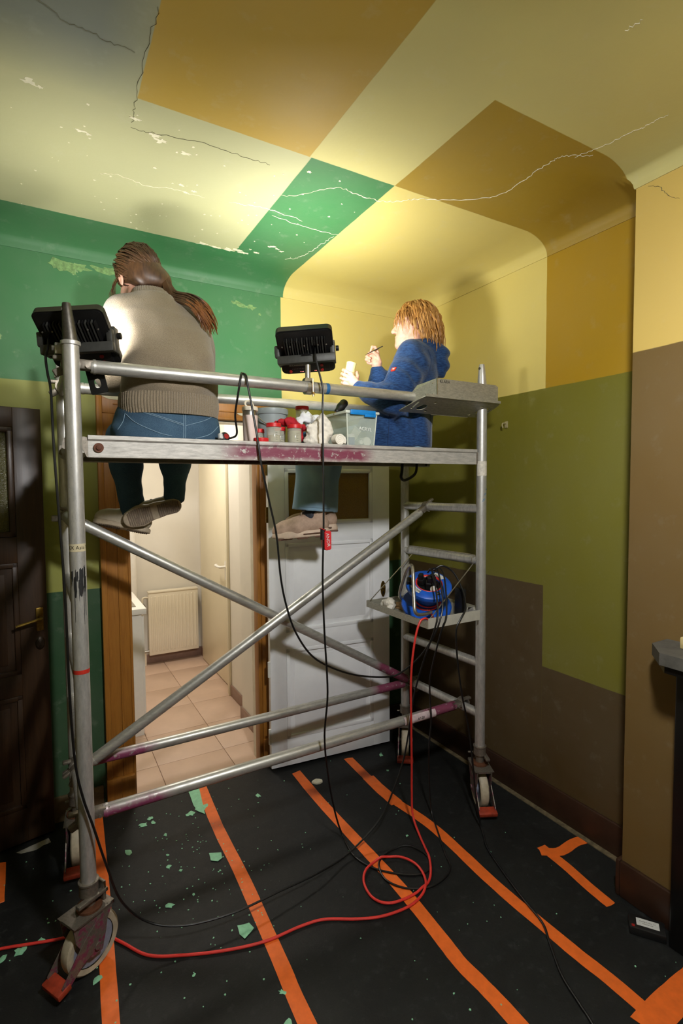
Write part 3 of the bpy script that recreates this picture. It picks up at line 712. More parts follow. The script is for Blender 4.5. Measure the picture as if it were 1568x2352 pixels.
# casters
def caster(k, ang, flip=1):
    x, y = POST[k]; d = V((math.cos(ang), math.sin(ang), 0))
    c = bpy.data.objects.new('caster', None); COL.objects.link(c); c.parent = tower
    c.matrix_parent_inverse = Matrix.Translation(tower.location).inverted(); c.location = (x, y, 0); c.rotation_euler = (0, 0, ang)
    off = .0
    # stem with collar, lock plate with thumb screw
    mb = MB(); mb.lathe([(.0205, .22), (.0205, .335)], None, 24); mb.lathe([(.0262, .272), (.031, .274), (.031, .312), (.0335, .314), (.0335, .320), (.0262, .322)], None, 28); mb.build('stem', m_castst, c)
    mb = MB(); mb.box((-.046, -.012, .232), (-.034, .03, .30), None, .003); mb.box((-.05, .014, .262), (.06, .036, .275), None, .003); mb.cyl((-.04, -.05, .265), (-.04, -.01, .265), .005, n=8); mb.build('lock_plate', m_castst, c)
    mb = MB(); mb.lathe([(.036, .222), (.042, .224), (.042, .232), (.030, .236), (.020, .236)], None, 28); mb.build('swivel_bearing', simple('rusty_steel', (104, 66, 44), .6, .5, .3, 50), c)
    mb = MB(); mb.prism([(-.05, -.046), (.07, -.046), (.085, -.03), (.085, .03), (.07, .046), (-.05, .046)], .214, .223)
    for s in (-1, 1):
        poly = [(-.05, .222), (.085, .222), (.075, .16), (.035, .085), (off+.02, .072), (off-.02, .072), (-.035, .13)]
        Ms = Matrix(((1, 0, 0, 0), (0, 0, 1, s*.036), (0, 1, 0, 0), (0, 0, 0, 1)))
        mb.prism(poly, -.0025, .0025, Ms)
        mb.prism([(-.05, .2195), (.085, .2195), (.086, .2225), (-.05, .2225)], -.012*1, .012, Ms)
    mb.build('fork', m_castst, c)
    Mw = Matrix.Translation((off, 0, .1)) @ Matrix.Rotation(PI/2, 4, 'X')
    wl = MB(); wl.lathe([(.075, -.020), (.092, -.022), (.098, -.017), (.1, -.008), (.1, .008), (.098, .017), (.092, .022), (.075, .020)], Mw, 40, False); wo = wl.build('wheel', m_whl, c)
    MB().lathe([(0, -.016), (.03, -.024), (.035, -.016), (.074, -.016), (.074, .016), (.035, .016), (.03, .024), (0, .016)], Mw, 32).build('hub', m_hub, wo)
    MB().lathe([(0, -.046), (.012, -.046), (.013, -.038), (.008, -.038), (.008, .038), (.013, .038), (.012, .046), (0, .046)], Mw, 16).build('axle_bolt', m_castst, c)
    # brake lever: two arms with a red pedal in front and a release tab behind
    mb = MB()
    for s in (-1, 1):
        Ms = Matrix(((1, 0, 0, 0), (0, 0, 1, s*.041), (0, 1, 0, 0), (0, 0, 0, 1)))
        mb.prism([(-.062, .215), (-.04, .225), (.05, .15), (.105, .085), (.130, .055), (.130, .03), (.115, .03), (.06, .075), (.02, .09), (-.02, .14)], -.002, .002, Ms)
    mb.box((-.068, -.043, .208), (-.04, .043, .222), None, .003)
    br = mb.build('brake_lever', m_castst, c)
    MB().box((.100, -.048, .028), (.148, .048, .050), Matrix.Translation((.124, 0, .04)) @ Matrix.Rotation(.25, 4, 'Y') @ Matrix.Translation((-.124, 0, -.04)), .006).build('pedal', m_red, br)
caster('fl', math.atan2(-.50, -.86)); caster('fr', math.atan2(-.89, -.45)); caster('rl', math.atan2(-.98, -.12)); caster('rr', math.atan2(-.8, -.6))
# ================================================================ LED work lamps
m_lampb = simple('black_lamp_housing', (20, 20, 20), .42, .1, .25, 40)
m_brk = simple('charcoal_bracket', (62, 62, 58), .5, .3, .15, 60)
m_zinc = simple('zinc_plated_steel', (186, 182, 170), .32, .9, .2, 50)
m_redb = simple('red_rubber_button', (150, 28, 26), .5)
m_print = simple('white_print', (200, 200, 196), .6)
def emis(name, col, st):
    t = NT(name); t.b.inputs['Emission Color'].default_value = col; t.b.inputs['Emission Strength'].default_value = st; return t.done((.8, .8, .8, 1), .4)
m_led = emis('led_panel_glow', (1, .985, .94, 1), 25)
m_reds = emis('red_indicator', (1, .05, .03, 1), 1.5)
def led_lamp(label, M, watts, tilt=0, tab=False, brk=True, spread=PI, cx=.04):
    """flood lamp, local: x width, z up, light leaves along +y; bracket pivots at the origin"""
    L = bpy.data.objects.new('work_lamp', None); COL.objects.link(L); L.matrix_world = M; tag(L, label, 'lamp')
    T = Matrix.Rotation(tilt, 4, 'X'); w, h = .235, .222
    A = T @ Matrix(((1, 0, 0, 0), (0, 0, -1, 0), (0, 1, 0, 0), (0, 0, 0, 1)))      # polygon plane xz, extrude towards -y
    mb = MB(); mb.prism(rrect(-w/2, -.075, w/2, h-.075, .022), -.040, -.012, A); mb.prism(rrect(-w/2+.006, -.069, w/2-.006, h-.081, .018), -.044, -.008, A)
    b = mb.build('housing', m_lampb, L)
    fins = MB()
    for k in range(17):
        MB().prism(rrect(-.086+k*.0105, .085 if abs(-.0837+k*.0105-cx) < .012 else .035, -.0815+k*.0105, .112, .002, 2), -.010, .012, A).build('fin', m_brk if k % 2 else m_lampb, b)
    for k, xk in enumerate((-.095, -.062, -.002, .055, .09)):
        MB().lathe([(.0028, 0), (.0028, .004), (0, .0045)], A @ Matrix.Translation((xk, .086, .010)), 8).build('screw', m_zinc, b)
    MB().prism([(.032*math.cos(a), .030+.016*math.sin(a)) for a in [PI*k/14 for k in range(15)]]+[(-.032, .018), (.032, .018)], -.008, .020, A).build('cable_boss', m_lampb, b)
    mb = MB(); mb.prism(rrect(-w/2+.022, -.066, w/2-.022, .004, .006), -.010, .001, A); cp = mb.build('control_panel', m_lampb, b)
    for x, z in ((-.078, -.052), (.060, -.028), (.060, -.054)):
        MB().lathe([(.0075, 0), (.007, .004), (0, .005)], A @ Matrix.Translation((x, z, .001)), 14).build('button', m_redb, cp)
    for x in (-.035, -.029, -.023, .028, .034): MB().box((x-.0016, -.0018, -.058), (x+.0016, -.0008, -.0555), T).build('indicator', m_reds, cp)
    for k in range(9): MB().box((-.07+k*.007, -.0016, -.041), (-.067+k*.007, -.0008, -.0395), T).build('scale_mark', m_print, cp)
    text('PROLANDWORKS', .0085, A @ Matrix.Translation((-.048, -.022, .0012)), m_print, cp, .0002, shear=.2)
    g = MB().prism(rrect(-w/2+.016, -.062, w/2-.016, h-.088, .012), -.0455, -.044, A).build('led_panel', m_led, L)
    if brk:
        mb = MB()
        for s in (-1, 1): mb.box((s*(w/2-.004)-.006+s*.004, -.014, -.016), (s*(w/2-.004)+.006+s*.004, .03, .075), None, .003)
        mb.box((-w/2-.006, -.044, -.018), (w/2+.006, -.014, .016), None, .004)
        for s in (-1, 1): mb.box((s*(w/2)-.016, -.040, .01), (s*(w/2)+.006, -.014, .062), None, .006)
        mb.build('bracket', m_brk, L)
        for s in (-1, 1): MB().lathe([(.012, 0), (.012, .012), (.008, .014), (0, .014)], Matrix.Translation((s*(w/2+.008), .01, .045)) @ Matrix.Rotation(s*PI/2, 4, 'Y'), 12).build('tilt_knob', m_lampb, L)
    if tab:
        mbp = shape_holes('slotted_tab', rrect(-.03, -.075, .03, .02, .006), [rrect(-.011, -.055, .011, -.022, .010)], .004, Matrix.Translation((.045, -.02, -.085)) @ Matrix.Rotation(PI/2, 4, 'X') @ Matrix.Rotation(.15, 4, 'Z'), m_lampb, L)
    lo = area_light('lamp_light', (0, 0, 0), (0, 1, 0), (.19, .13), watts, WHITE_LED, spread)
    lo.parent = L; lo.matrix_local = T @ Matrix.Translation((0, .0475, .027)) @ Matrix.Rotation(PI/2, 4, 'X')
    return L
def rail_clamp(L, Mw):
    """stub post and half coupler round the guard rail; Mw gives the rail axis (local x) and centre, written in lamp space"""
    mb = MB(); mb.cyl((0, 0, .024), (0, 0, .092), .0115, n=18); s = mb.build('stub_post', m_zinc, L)
    s.data.transform(Mw)
    r0, r1 = .0242, .032; arc = [math.radians(a) for a in range(-200, 110, 12)]
    mb = MB(); pts = [(r1*math.cos(a), r1*math.sin(a)) for a in arc]+[(r0*math.cos(a), r0*math.sin(a)) for a in reversed(arc)]; n = len(arc)
    vs = [(-.013, q[0], q[1]) for q in pts]+[(.013, q[0], q[1]) for q in pts]; fs = []
    for i in range(n-1):
        j = 2*n-1-i; fs += [(i, i+1, j-1, j), (2*n+i, 2*n+j, 2*n+j-1, 2*n+i+1), (i, 2*n+i, 2*n+i+1, i+1), (j, j-1, 2*n+j-1, 2*n+j)]
    fs += [(0, 2*n-1, 4*n-1, 2*n), (n-1, 3*n-1, 3*n, n)]
    mb.add(vs, fs); mb.prism([(-.022, .022), (.022, .022), (.016, .036), (-.016, .036)], -.014, .014, Matrix(((1, 0, 0, 0), (0, 0, 1, 0), (0, 1, 0, 0), (0, 0, 0, 1))))
    c = mb.build('rail_clamp', m_zinc, L); c.data.transform(Mw)
    mb = MB(); mb.cyl((.006, -.036, -.044), (.006, -.034, .03), .0042, n=10); mb.lathe([(.0085, 0), (.0085, .010)], Matrix.Translation((.006, -.036, -.036)), 6)
    b = mb.build('clamp_bolt', simple('brass_bolt', (170, 140, 96), .35, .9), c); b.data.transform(Mw)
GZ = RZ[6]+.0065
Ml = Matrix.Translation((1.005, 2.045, 2.218)) @ Matrix.Rotation(-.55, 4, 'Z') @ Matrix.Rotation(-.06, 4, 'Y')
lamp2 = led_lamp('black LED work lamp clamped upright to the middle of the guard rail', Ml, P_RIGHT, .92)
rail_clamp(lamp2, Ml.inverted() @ Matrix.Translation((.985, 2.0, GZ)))
Ml = Matrix.Translation((.135, 2.085, 2.165)) @ Matrix.Rotation(-.45, 4, 'Z') @ Matrix.Rotation(-.07, 4, 'Y')
lamp1 = led_lamp('black LED work lamp behind the tapered corner spigot of the scaffold', Ml, P_LEFT, .85, tab=True, cx=-.085)
mb = MB(); mb.box((.048, 1.985, 2.122), (.078, 2.06, 2.160), None, .004); mb.box((.06, 2.04, 2.126), (.12, 2.066, 2.152), None, .004); mb.cyl((.040, 2.0, 2.142), (.05, 2.0, 2.142), .010, n=8)
c = mb.build('rail_clamp', m_zinc, lamp1); c.data.transform(Ml.inverted())
# pendant globe in the middle of the room, over the photographer's head
pl = thing('pendant_lamp', 'opal globe lamp under an added light-blocking shade hanging from the ceiling', 'lamp', (.70, .30, ZC))
m_globe = emis('opal_globe_glow', (1, 1, 1, 1), L_ROOM)
MB().sphere((.70, .30, 2.52), .085, 32, 20).build('globe', m_globe, pl)
MB().cyl((.70, .30, 2.60), (.70, .30, ZC), .006, n=10).build('cord', m_blk, pl); MB().lathe([(.045, 0), (.045, -.012), (.02, -.035), (.008, -.04)], Matrix.Translation((.70, .30, ZC)), 24).build('ceiling_rose', m_lampb, pl); MB().lathe([(.022, .0), (.026, .03), (.018, .05), (.008, .055)], Matrix.Translation((.70, .30, 2.595)), 20).build('lamp_holder', m_lampb, pl)

MB().lathe([(.146, 2.532), (.143, 2.56), (.125, 2.60), (.085, 2.635), (.03, 2.65), (.03, 2.653), (.087, 2.639), (.128, 2.604), (.146, 2.562), (.149, 2.532)], Matrix.Translation((.70, .30, 0)), 40, False).build('shade', simple('added_lamp_shield', (210, 208, 200), .4), pl)  # unseen shade, added to keep the globe's upward light off the ceiling
# ================================================================ sheet-metal bracket and reel shelf hung on the tower
m_sheet = alu('brushed_sheet_metal', (186, 184, 170), .4, None, (3, 9, 9), .6)
kb = thing('metal_bracket', 'folded sheet-metal bracket marked KLARA at the end of the guard rail', 'bracket', (1.75, 1.93, 2.02))
S0, S1 = V((1.50, 1.872, 2.080)), V((1.50, 2.012, 2.026))
vy = (S1-S0).normalized(); Mp = Matrix(((1, vy.x, 0, S0.x), (0, vy.y, -vy.z, S0.y), (0, vy.z, vy.y, S0.z), (0, 0, 0, 1)))
def ell(cx, cy, a, b, n=20): return [(cx+a*math.cos(2*PI*k/n), cy+b*math.sin(2*PI*k/n)) for k in range(n)]
shape_holes('base_plate', [(.012, 0), (.478, 0), (.49, .02), (.49, .11), (.475, .15), (.03, .15), (-.035, .148), (-.04, .142), (-.005, .03)],
            [ell(.06, .095, .026, .026), ell(.105, .045, .008, .008), ell(.105, .125, .008, .008), rrect(.006, .05, .016, .115, .004), ell(.436, .0836, .033, .033, 28), ell(.40, .045, .008, .008), ell(.385, .125, .008, .008), rrect(.475, .05, .483, .115, .0035)],
            .004, Mp, m_sheet, kb)
mb = MB(); mb.box((1.512, 1.868, 2.078), (1.982, 1.876, 2.090)); mb.build('front_lip', m_sheet, kb)
mb = MB(); mb.prism([(1.585, 2.086), (1.974, 2.086), (1.974, 2.160), (1.958, 2.168), (1.585, 2.168)], -1.884, -1.880, Matrix(((1, 0, 0, 0), (0, 0, -1, 0), (0, 1, 0, 0), (0, 0, 0, 1)))); fpn = mb.build('front_panel', m_sheet, kb)
mb = MB(); mb.add([(1.585, 1.881, 2.076), (1.530, 1.992, 2.036), (1.530, 1.992, 2.12), (1.545, 1.975, 2.148), (1.585, 1.884, 2.168), (1.588, 1.884, 2.076), (1.533, 1.995, 2.036), (1.533, 1.995, 2.12), (1.548, 1.978, 2.148), (1.588, 1.887, 2.168)],
      [(0, 1, 2, 3, 4), (9, 8, 7, 6, 5), (0, 4, 9, 5), (1, 0, 5, 6), (2, 1, 6, 7), (3, 2, 7, 8), (4, 3, 8, 9)]); mb.build('side_panel', m_sheet, kb, 0)
MB().box((1.583, 1.8785, 2.086), (1.589, 1.8815, 2.169)).build('fold_edge', m_zinc, fpn)
MB().box((1.66, 2.014, 2.022), (1.90, 2.017, 2.10)).build('rear_panel', m_sheet, kb)
for x, z in ((1.573, 2.148), (1.575, 2.098)): MB().lathe([(.003, 0), (.003, .002), (0, .0025)], Matrix.Translation((x, 1.896, z)) @ Matrix.Rotation(PI/2, 4, 'X'), 8).build('rivet', m_zinc, fpn)
text('KLARA', .020, Matrix.Translation((1.632, 1.8797, 2.155)) @ Matrix.Rotation(PI/2, 4, 'X'), m_ink, fpn, .0002)
# reel shelf
sh = thing('wire_shelf', 'small aluminium tray hung by steel wires from the ladder rungs', 'tray', (1.73, 2.17, 1.0))
TX0, TX1, TY0, TY1, TZ = 1.555, 1.884, 1.905, 2.44, 1.0
mb = MB(); mb.box((TX0, TY0, TZ), (TX1, TY1, TZ+.003)); tr = mb.build('tray_floor', m_sheet, sh, 0)
MB().box((TX0, TY0-.003, TZ), (TX1, TY0, TZ+.050)).build('front_lip', simple('pale_lip_enamel', (196, 192, 178), .5, .2, .08), sh); MB().box((TX0-.003, TY0, TZ), (TX0, TY1, TZ+.035)).build('side_lip', m_sheet, sh); MB().box((TX0, TY1, TZ), (TX1, TY1+.003, TZ+.035)).build('rear_lip', m_sheet, sh)
MB().prism([(TX1-.012, TZ), (TX1-.006, TZ), (TX1+.004, TZ+.0445), (TX1+.055, TZ+.0445), (TX1+.055, TZ+.048), (TX1, TZ+.048)], 1.99, TY1-.05, Matrix(((1, 0, 0, 0), (0, 0, 1, 0), (0, 1, 0, 0), (0, 0, 0, 1)))).build('rung_hook', m_sheet, sh)
MB().tube([(lerp2('r', 1.985)-.016, 1.985, RZ[3]-.016), (TX0, TY0+.001, TZ+.035)], .0028, 8).build('hanger_wire', m_zinc, sh); MB().tube([(lerp2('r', 2.46)-.016, 2.46, RZ[3]-.016), (TX0, TY1-.02, TZ+.03)], .0028, 8).build('hanger_wire', m_zinc, sh)
MB().tube(catmull([(lerp2('r', 1.985)-.028, 1.985, RZ[3]-.010), (lerp2('r', 1.987)-.024, 1.987, RZ[3]+.014), (lerp2('r', 2.0)-.004, 2.0, RZ[3]+.0262), (lerp2('r', 2.25), 2.25, RZ[3]+.0262), (lerp2('r', 2.48)-.004, 2.48, RZ[3]+.0262), (lerp2('r', 2.495)-.024, 2.495, RZ[3]+.014), (lerp2('r', 2.497)-.028, 2.497, RZ[3]-.010)], 6), .003, 8).build('top_wire', m_zinc, sh)
# cable reel
m_blue = simple('blue_reel_plastic', (22, 84, 184), .4, 0, .2, 25); m_redc = simple('red_cable_sheath', (214, 52, 44), .45, 0, .1)
rl = thing('cable_reel', 'blue cable drum with red flex and black plugs on the hung tray', 'cable reel', (1.72, 2.1, TZ))
ax = V((-.22, -.42, .88)).normalized(); MR = Matrix.Translation((1.722, 2.118, 1.084)) @ ax.to_track_quat('Z', 'Y').to_matrix().to_4x4()
mb = MB(); mb.lathe([(.06, -.055), (.122, -.055), (.130, -.048), (.131, -.035), (.125, -.028), (.062, -.020)], MR, 48); mb.build('lower_flange', m_blue, rl)
MB().lathe([(.062, -.05), (.062, .075)], MR, 40).build('hub', m_blue, rl)
mb = MB(); mb.lathe([(.058, .06), (.095, .062), (.112, .070), (.118, .082), (.116, .096), (.105, .104), (.066, .106), (.060, .094), (.058, .08)], MR, 48, False); uf = mb.build('upper_flange', m_blue, rl)
MB().lathe([(.0, .082), (.058, .084), (.060, .094), (.064, .100)], MR, 40, False).build('socket_face', m_blk, uf)
MB().lathe([(.060, .1005), (.064, .106), (.068, .107), (.070, .1055)], MR, 40, False).build('red_ring', m_redc, uf)
for r, z, a0 in ((.068, .012, .3), (.070, -.010, 1.1)):
    mb = MB(); mb.tube([tuple(MR @ V((r*math.cos(a), r*math.sin(a), z+.01*math.sin(a+a0)))) for a in [2*PI*k/40 for k in range(40)]], .0042, 8, closed=True); mb.build('wound_cable', m_redc, rl)
m_lab = simple('white_label', (206, 206, 200), .5, 0, .1, 60)
def onring(a0, a1, r0, r1, mat, name, parent):
    n = 10; vs = []
    for i in range(n+1):
        a = a0+(a1-a0)*i/n; vs += [MR @ V((r0*math.cos(a), r0*math.sin(a), .1045)), MR @ V((r1*math.cos(a), r1*math.sin(a), .1066))]
    return MB().add(vs, [(2*i, 2*i+1, 2*i+3, 2*i+2) for i in range(n)]).build(name, mat, parent, 0)
camd = MR.inverted() @ V((0, 0, 1.68)); ca = math.atan2(camd.y, camd.x)
def arc_text(txt, size, a, r, mat):
    me = text_mesh(txt, size, .0002); me.name = 'lettering'
    for v in me.vertices:
        q = a+v.co.x/r; rr = r+v.co.y; v.co = MR @ V((rr*math.cos(q), rr*math.sin(q), .1068+.0002))
    me.materials.clear(); me.materials.append(mat); return link('lettering', me, uf)
onring(ca-1.15, ca-.45, .100, .075, m_lab, 'label', uf); arc_text('CEE LINE', .016, ca-.8, .087, m_ink)
onring(ca+2.2, ca+2.9, .100, .072, m_lab, 'label', uf); onring(ca+.5, ca+.75, .098, .078, m_blk, 'label', uf)
arc_text('HAR', .014, ca+.62, .088, m_lab)
for k, (a, r, h, tl) in enumerate(((ca+.1, .012, .075, .1), (ca+1.3, .032, .065, -.2), (ca-1.9, .036, .06, .25), (ca+2.8, .034, .05, 0))):
    Mq = MR @ Matrix.Translation((r*math.cos(a), r*math.sin(a), .085)) @ Matrix.Rotation(a, 4, 'Z') @ Matrix.Rotation(tl, 4, 'Y')
    mb = MB(); mb.box((-.017, -.019, 0), (.017, .019, h*.55), Mq, .005); mb.box((-.011, -.013, h*.5), (.011, .013, h), Mq, .004); mb.build('plug', m_blk, rl)
for a in (ca+.55, ca-2.4):
    Mq = MR @ Matrix.Translation((.05*math.cos(a), .05*math.sin(a), .10)) @ Matrix.Rotation(a, 4, 'Z') @ Matrix.Rotation(.9, 4, 'Y')
    MB().prism(rrect(-.02, -.018, .022, .018, .016), 0, .004, Mq).build('socket_flap', m_lab, rl)
Mq = MR @ Matrix.Rotation(ca-1.45, 4, 'Z') @ Matrix.Translation((.098, 0, .095)); MB().box((-.014, -.02, 0), (.016, .02, .026), Mq, .006).build('winding_knob', m_blk, rl)
MB().tube(catmull([(1.66, 2.01, 1.045), (1.60, 1.99, 1.046), (1.545, 1.985, 1.06), (1.55, 2.005, 1.12), (1.585, 2.06, 1.25), (1.595, 2.09, 1.275), (1.596, 2.13, 1.24), (1.60, 2.19, 1.12), (1.645, 2.235, 1.07), (1.69, 2.235, 1.06)], 6), .0085, 12).build('carry_frame', m_zinc, rl)
# plug adapter and cloth on the tray
mb = MB(); mb.box((1.843, 1.985, TZ+.003), (1.869, 2.05, 1.145), Matrix.Translation((1.864, 2.0175, 1.004)) @ Matrix.Rotation(.03, 4, 'Y') @ Matrix.Translation((-1.864, -2.0175, -1.004)), .01)
tag(mb.build('power_adapter', m_blk), 'black mains adapter block leaning upright in the hung tray', 'adapter')

# ================================================================ cables
m_cab_ = simple('black_cable_sheath', (15, 15, 15), .38, 0, .2, 60)
LAID = []
L1A = lamp1.matrix_world @ Matrix.Rotation(.85, 4, 'X') @ Matrix(((1, 0, 0, 0), (0, 0, -1, 0), (0, 1, 0, 0), (0, 0, 0, 1))); L2A = lamp2.matrix_world @ Matrix.Rotation(.92, 4, 'X') @ Matrix(((1, 0, 0, 0), (0, 0, -1, 0), (0, 1, 0, 0), (0, 0, 0, 1)))
def cable(label, pts, r, mat=m_cab_, n=7, name='power_cable'):
    P = catmull(pts, n); m = len(P); z = [p.z for p in P]
    own = []
    for i, p in enumerate(P):
        if z[i] < .12: z[i] = max(z[i], r+.0022)
        for j, (q, rq) in enumerate(LAID+own[:max(0, i-14)]):
            d = math.hypot(q[0]-p.x, q[1]-p.y); s = r+rq+.0006
            if d < s and z[i] < .12 and abs(q[2]-z[i]) < s: z[i] = max(z[i], q[2]+math.sqrt(s*s-d*d))
        own.append(((p.x, p.y, z[i]), r))
    dz = [q-p.z for p, q in zip(P, z)]          # ease the cable up to and down from each crossing
    for rng in (range(1, m), range(m-2, -1, -1)):
        for i in rng:
            k = i-1 if rng.step > 0 else i+1; dz[i] = max(dz[i], dz[k]-.22*(P[i]-P[k]).length)
    z = [p.z+q for p, q in zip(P, dz)]
    P = [V((p.x, p.y, q)) for p, q in zip(P, z)]; LAID.extend(((p.x, p.y, p.z), r) for p in P)
    o = MB().tube(P, r, 9).build(name, mat); return tag(o, label, 'cable')
cable('black cable hanging down the post from the lamp by the corner spigot', [L1A @ V((-.085, .062, -.009)), L1A @ V((-.085, .058, .02)), lamp1.matrix_world @ V((-.086, -.066, -.005)), (.022, 2.045, 2.12), (.026, 2.025, 2.06), (.033, 1.99, 1.996), (.036, 1.95, 1.779), (.051, 1.92, 1.351), (.055, 1.915, .989), (.064, 1.912, .766), (.083, 1.908, .642), (.112, 1.9, .531), (.149, 1.9, .38), (.195, 1.92, .22), (.284, 1.92, .105), (.409, 1.879, .07), (.584, 1.858, .06), (.769, 1.873, .055), (.959, 1.9, .04), (1.14, 1.954, .025), (1.323, 1.98, .101), (1.415, 1.985, .229), (1.467, 1.985, .343), (1.494, 1.98, .468), (1.521, 1.97, .659), (1.545, 1.93, .831), (1.575, 1.882, 1.0), (1.600, 1.888, 1.075), (1.65, 1.97, 1.20), (1.675, 2.03, 1.255), (1.692, 2.075, 1.232)], .0042)
cable('black cable looped over the guard rail and sagging to the reel tray', [(.66, 2.075, 1.872), (.69, 2.06, 1.89), (.672, 2.02, 1.96), (.672, 1.985, 2.03), (.679, 1.972, 2.09), (.688, 1.985, 2.118), (.697, 2.0, 2.124), (.702, 1.972, 2.112), (.704, 1.962, 2.08), (.716, 1.952, 1.996), (.727, 1.938, 1.90), (.734, 1.931, 1.84), (.744, 1.927, 1.758), (.78, 1.935, 1.604), (.808, 1.94, 1.48), (.829, 1.95, 1.3), (.858, 1.955, 1.17), (.899, 1.96, 1.063), (.973, 1.97, .955), (1.074, 1.98, .881), (1.22, 2.0, .811), (1.397, 2.03, .76), (1.474, 2.02, .766), (1.545, 1.96, .849), (1.580, 1.90, .955), (1.602, 1.880, 1.03), (1.640, 1.90, 1.11), (1.69, 1.985, 1.23), (1.705, 2.035, 1.258), (1.705, 2.075, 1.24)], .0042)
lc = cable('black cable of the lamp on the guard rail, hanging straight to the floor coil', [L2A @ V((.04, .062, -.009)), L2A @ V((.04, .058, .02)), lamp2.matrix_world @ V((.041, -.068, -.005)), (1.014, 1.952, 2.15), (1.024, 1.94, 2.08), (1.02, 1.935, 1.996), (1.015, 1.925, 1.815), (1.017, 1.93, 1.525), (1.01, 1.93, 1.286), (1.016, 1.93, 1.062), (1.034, 1.94, .792), (1.033, 1.97, .587), (1.075, 2.02, .375), (1.126, 2.055, .176), (1.178, 2.078, .03), (1.168, 1.943, .005), (1.205, 1.838, .005), (1.283, 1.754, .005), (1.356, 1.711, .005), (1.426, 1.724, .005), (1.453, 1.802, .005), (1.411, 1.877, .013), (1.325, 1.894, .005), (1.236, 1.85, .013), (1.21, 1.762, .005), (1.253, 1.682, .005), (1.342, 1.635, .005), (1.436, 1.644, .005), (1.499, 1.681, .005), (1.533, 1.755, .005), (1.602, 1.888, .005), (1.66, 2.0, .01), (1.667, 2.03, .152), (1.664, 2.03, .336), (1.678, 2.03, .468), (1.664, 2.02, .588), (1.628, 1.98, .714), (1.610, 1.92, .862), (1.625, 1.885, 1.0), (1.650, 1.884, 1.06), (1.705, 1.96, 1.205), (1.725, 2.02, 1.258), (1.728, 2.07, 1.24)], .0042)
cable('black cable dropping from the tray past the caster and off over the floor', [(1.735, 2.085, 1.24), (1.775, 2.06, 1.262), (1.825, 2.03, 1.225), (1.832, 1.97, 1.14), (1.79, 1.905, 1.072), (1.745, 1.888, 1.03), (1.713, 1.886, .975), (1.719, 1.885, .84), (1.748, 1.885, .661), (1.777, 1.885, .545), (1.79, 1.87, .428), (1.79, 1.845, .278), (1.79, 1.82, .12), (1.80, 1.80, .01), (1.775, 1.76, .005), (1.721, 1.678, .005), (1.667, 1.524, .005), (1.627, 1.384, .005), (1.601, 1.279, .005), (1.553, 1.208, .005), (1.482, 1.102, .005), (1.447, 1.01, .005), (1.416, .928, .005), (1.3, .7, .005), (1.2, .3, .005), (1.5, -.4, .005), (1.9, -1.2, .005)], .0045)
cable('red extension cable falling from the reel and coiling across the floor', [(1.69, 2.06, 1.04), (1.665, 2.0, 1.018), (1.62, 1.955, 1.02), (1.58, 1.938, 1.036), (1.555, 1.932, 1.044), (1.525, 1.93, 1.03), (1.497, 1.93, .95), (1.482, 1.94, .784), (1.505, 1.97, .534), (1.531, 2.0, .296), (1.535, 2.005, .16), (1.529, 1.987, .05), (1.495, 1.877, .006), (1.444, 1.758, .006), (1.37, 1.667, .006), (1.281, 1.637, .006), (1.161, 1.645, .006), (1.11, 1.7, .006), (1.118, 1.786, .006), (1.164, 1.845, .012), (1.247, 1.867, .012), (1.33, 1.834, .016), (1.369, 1.758, .016), (1.35, 1.671, .016), (1.299, 1.619, .013), (1.211, 1.597, .008), (1.095, 1.61, .006), (1.0, 1.649, .006), (.89, 1.711, .006), (.796, 1.729, .006), (.658, 1.735, .006), (.522, 1.771, .006), (.381, 1.83, .006), (.273, 1.893, .006), (.20, 1.995, .006), (.13, 2.09, .006), (.06, 2.118, .006), (-.009, 2.132, .006), (-.106, 2.164, .006), (-.188, 2.191, .006), (-.4, 2.25, .006), (-.8, 2.35, .006)], .0052, m_redc)
# red velcro strap on the hanging cable
st = MB(); st.add([(1.005+dx, 1.922-.01*dx, z) for dx, z in ((.0, 1.475), (.022, 1.478), (.030, 1.465), (.034, 1.43), (.034, 1.405))]+[(1.005+dx, 1.898, z) for dx, z in ((.0, 1.475), (.022, 1.478), (.030, 1.465), (.034, 1.43), (.034, 1.405))], [(i, i+1, 6+i, 5+i) for i in range(4)])
vst = thing('cable_tie', 'red hook-and-loop strap with white lettering on the hanging cable', 'strap', (1.02, 1.92, 1.4))
m_reds_ = simple('red_velcro', (196, 30, 36), .75, 0, .15, 80)
MB().tube([(1.013, 1.93, 1.452), (1.014, 1.93, 1.496)], .012, 12).build('loop', m_blk, vst)
pts = [(1.006, 1.500), (1.018, 1.492), (1.034, 1.47), (1.042, 1.44), (1.040, 1.415), (1.024, 1.408), (1.016, 1.418), (1.014, 1.45)]
mb = MB(); n = len(pts); mb.add([(x, 1.914, z) for x, z in pts]+[(x, 1.946, z) for x, z in pts], [(i, i+1, n+i+1, n+i) for i in range(n-1)]); o = mb.build('strap', m_reds_, vst)
mo = o.modifiers.new('solid', 'SOLIDIFY'); mo.thickness = .002
Mt = Matrix(((0, -1, 0, 0), (0, 0, -1, 0), (-1, 0, 0, 0), (0, 0, 0, 1)))
mb = MB(); mb.prism(rrect(1.012, 1.410, 1.043, 1.49, .008), -1.916, -1.912, Matrix(((1, 0, 0, 0), (0, 0, -1, 0), (0, 1, 0, 0), (0, 0, 0, 1)))); mb.build('tail', m_reds_, vst)
text('ANDR', .021, Matrix.Translation((1.027, 1.9115, 1.452)) @ Matrix.Rotation(PI/2, 4, 'X') @ Matrix.Rotation(-1.45, 4, 'Z'), m_print, vst, .0002)

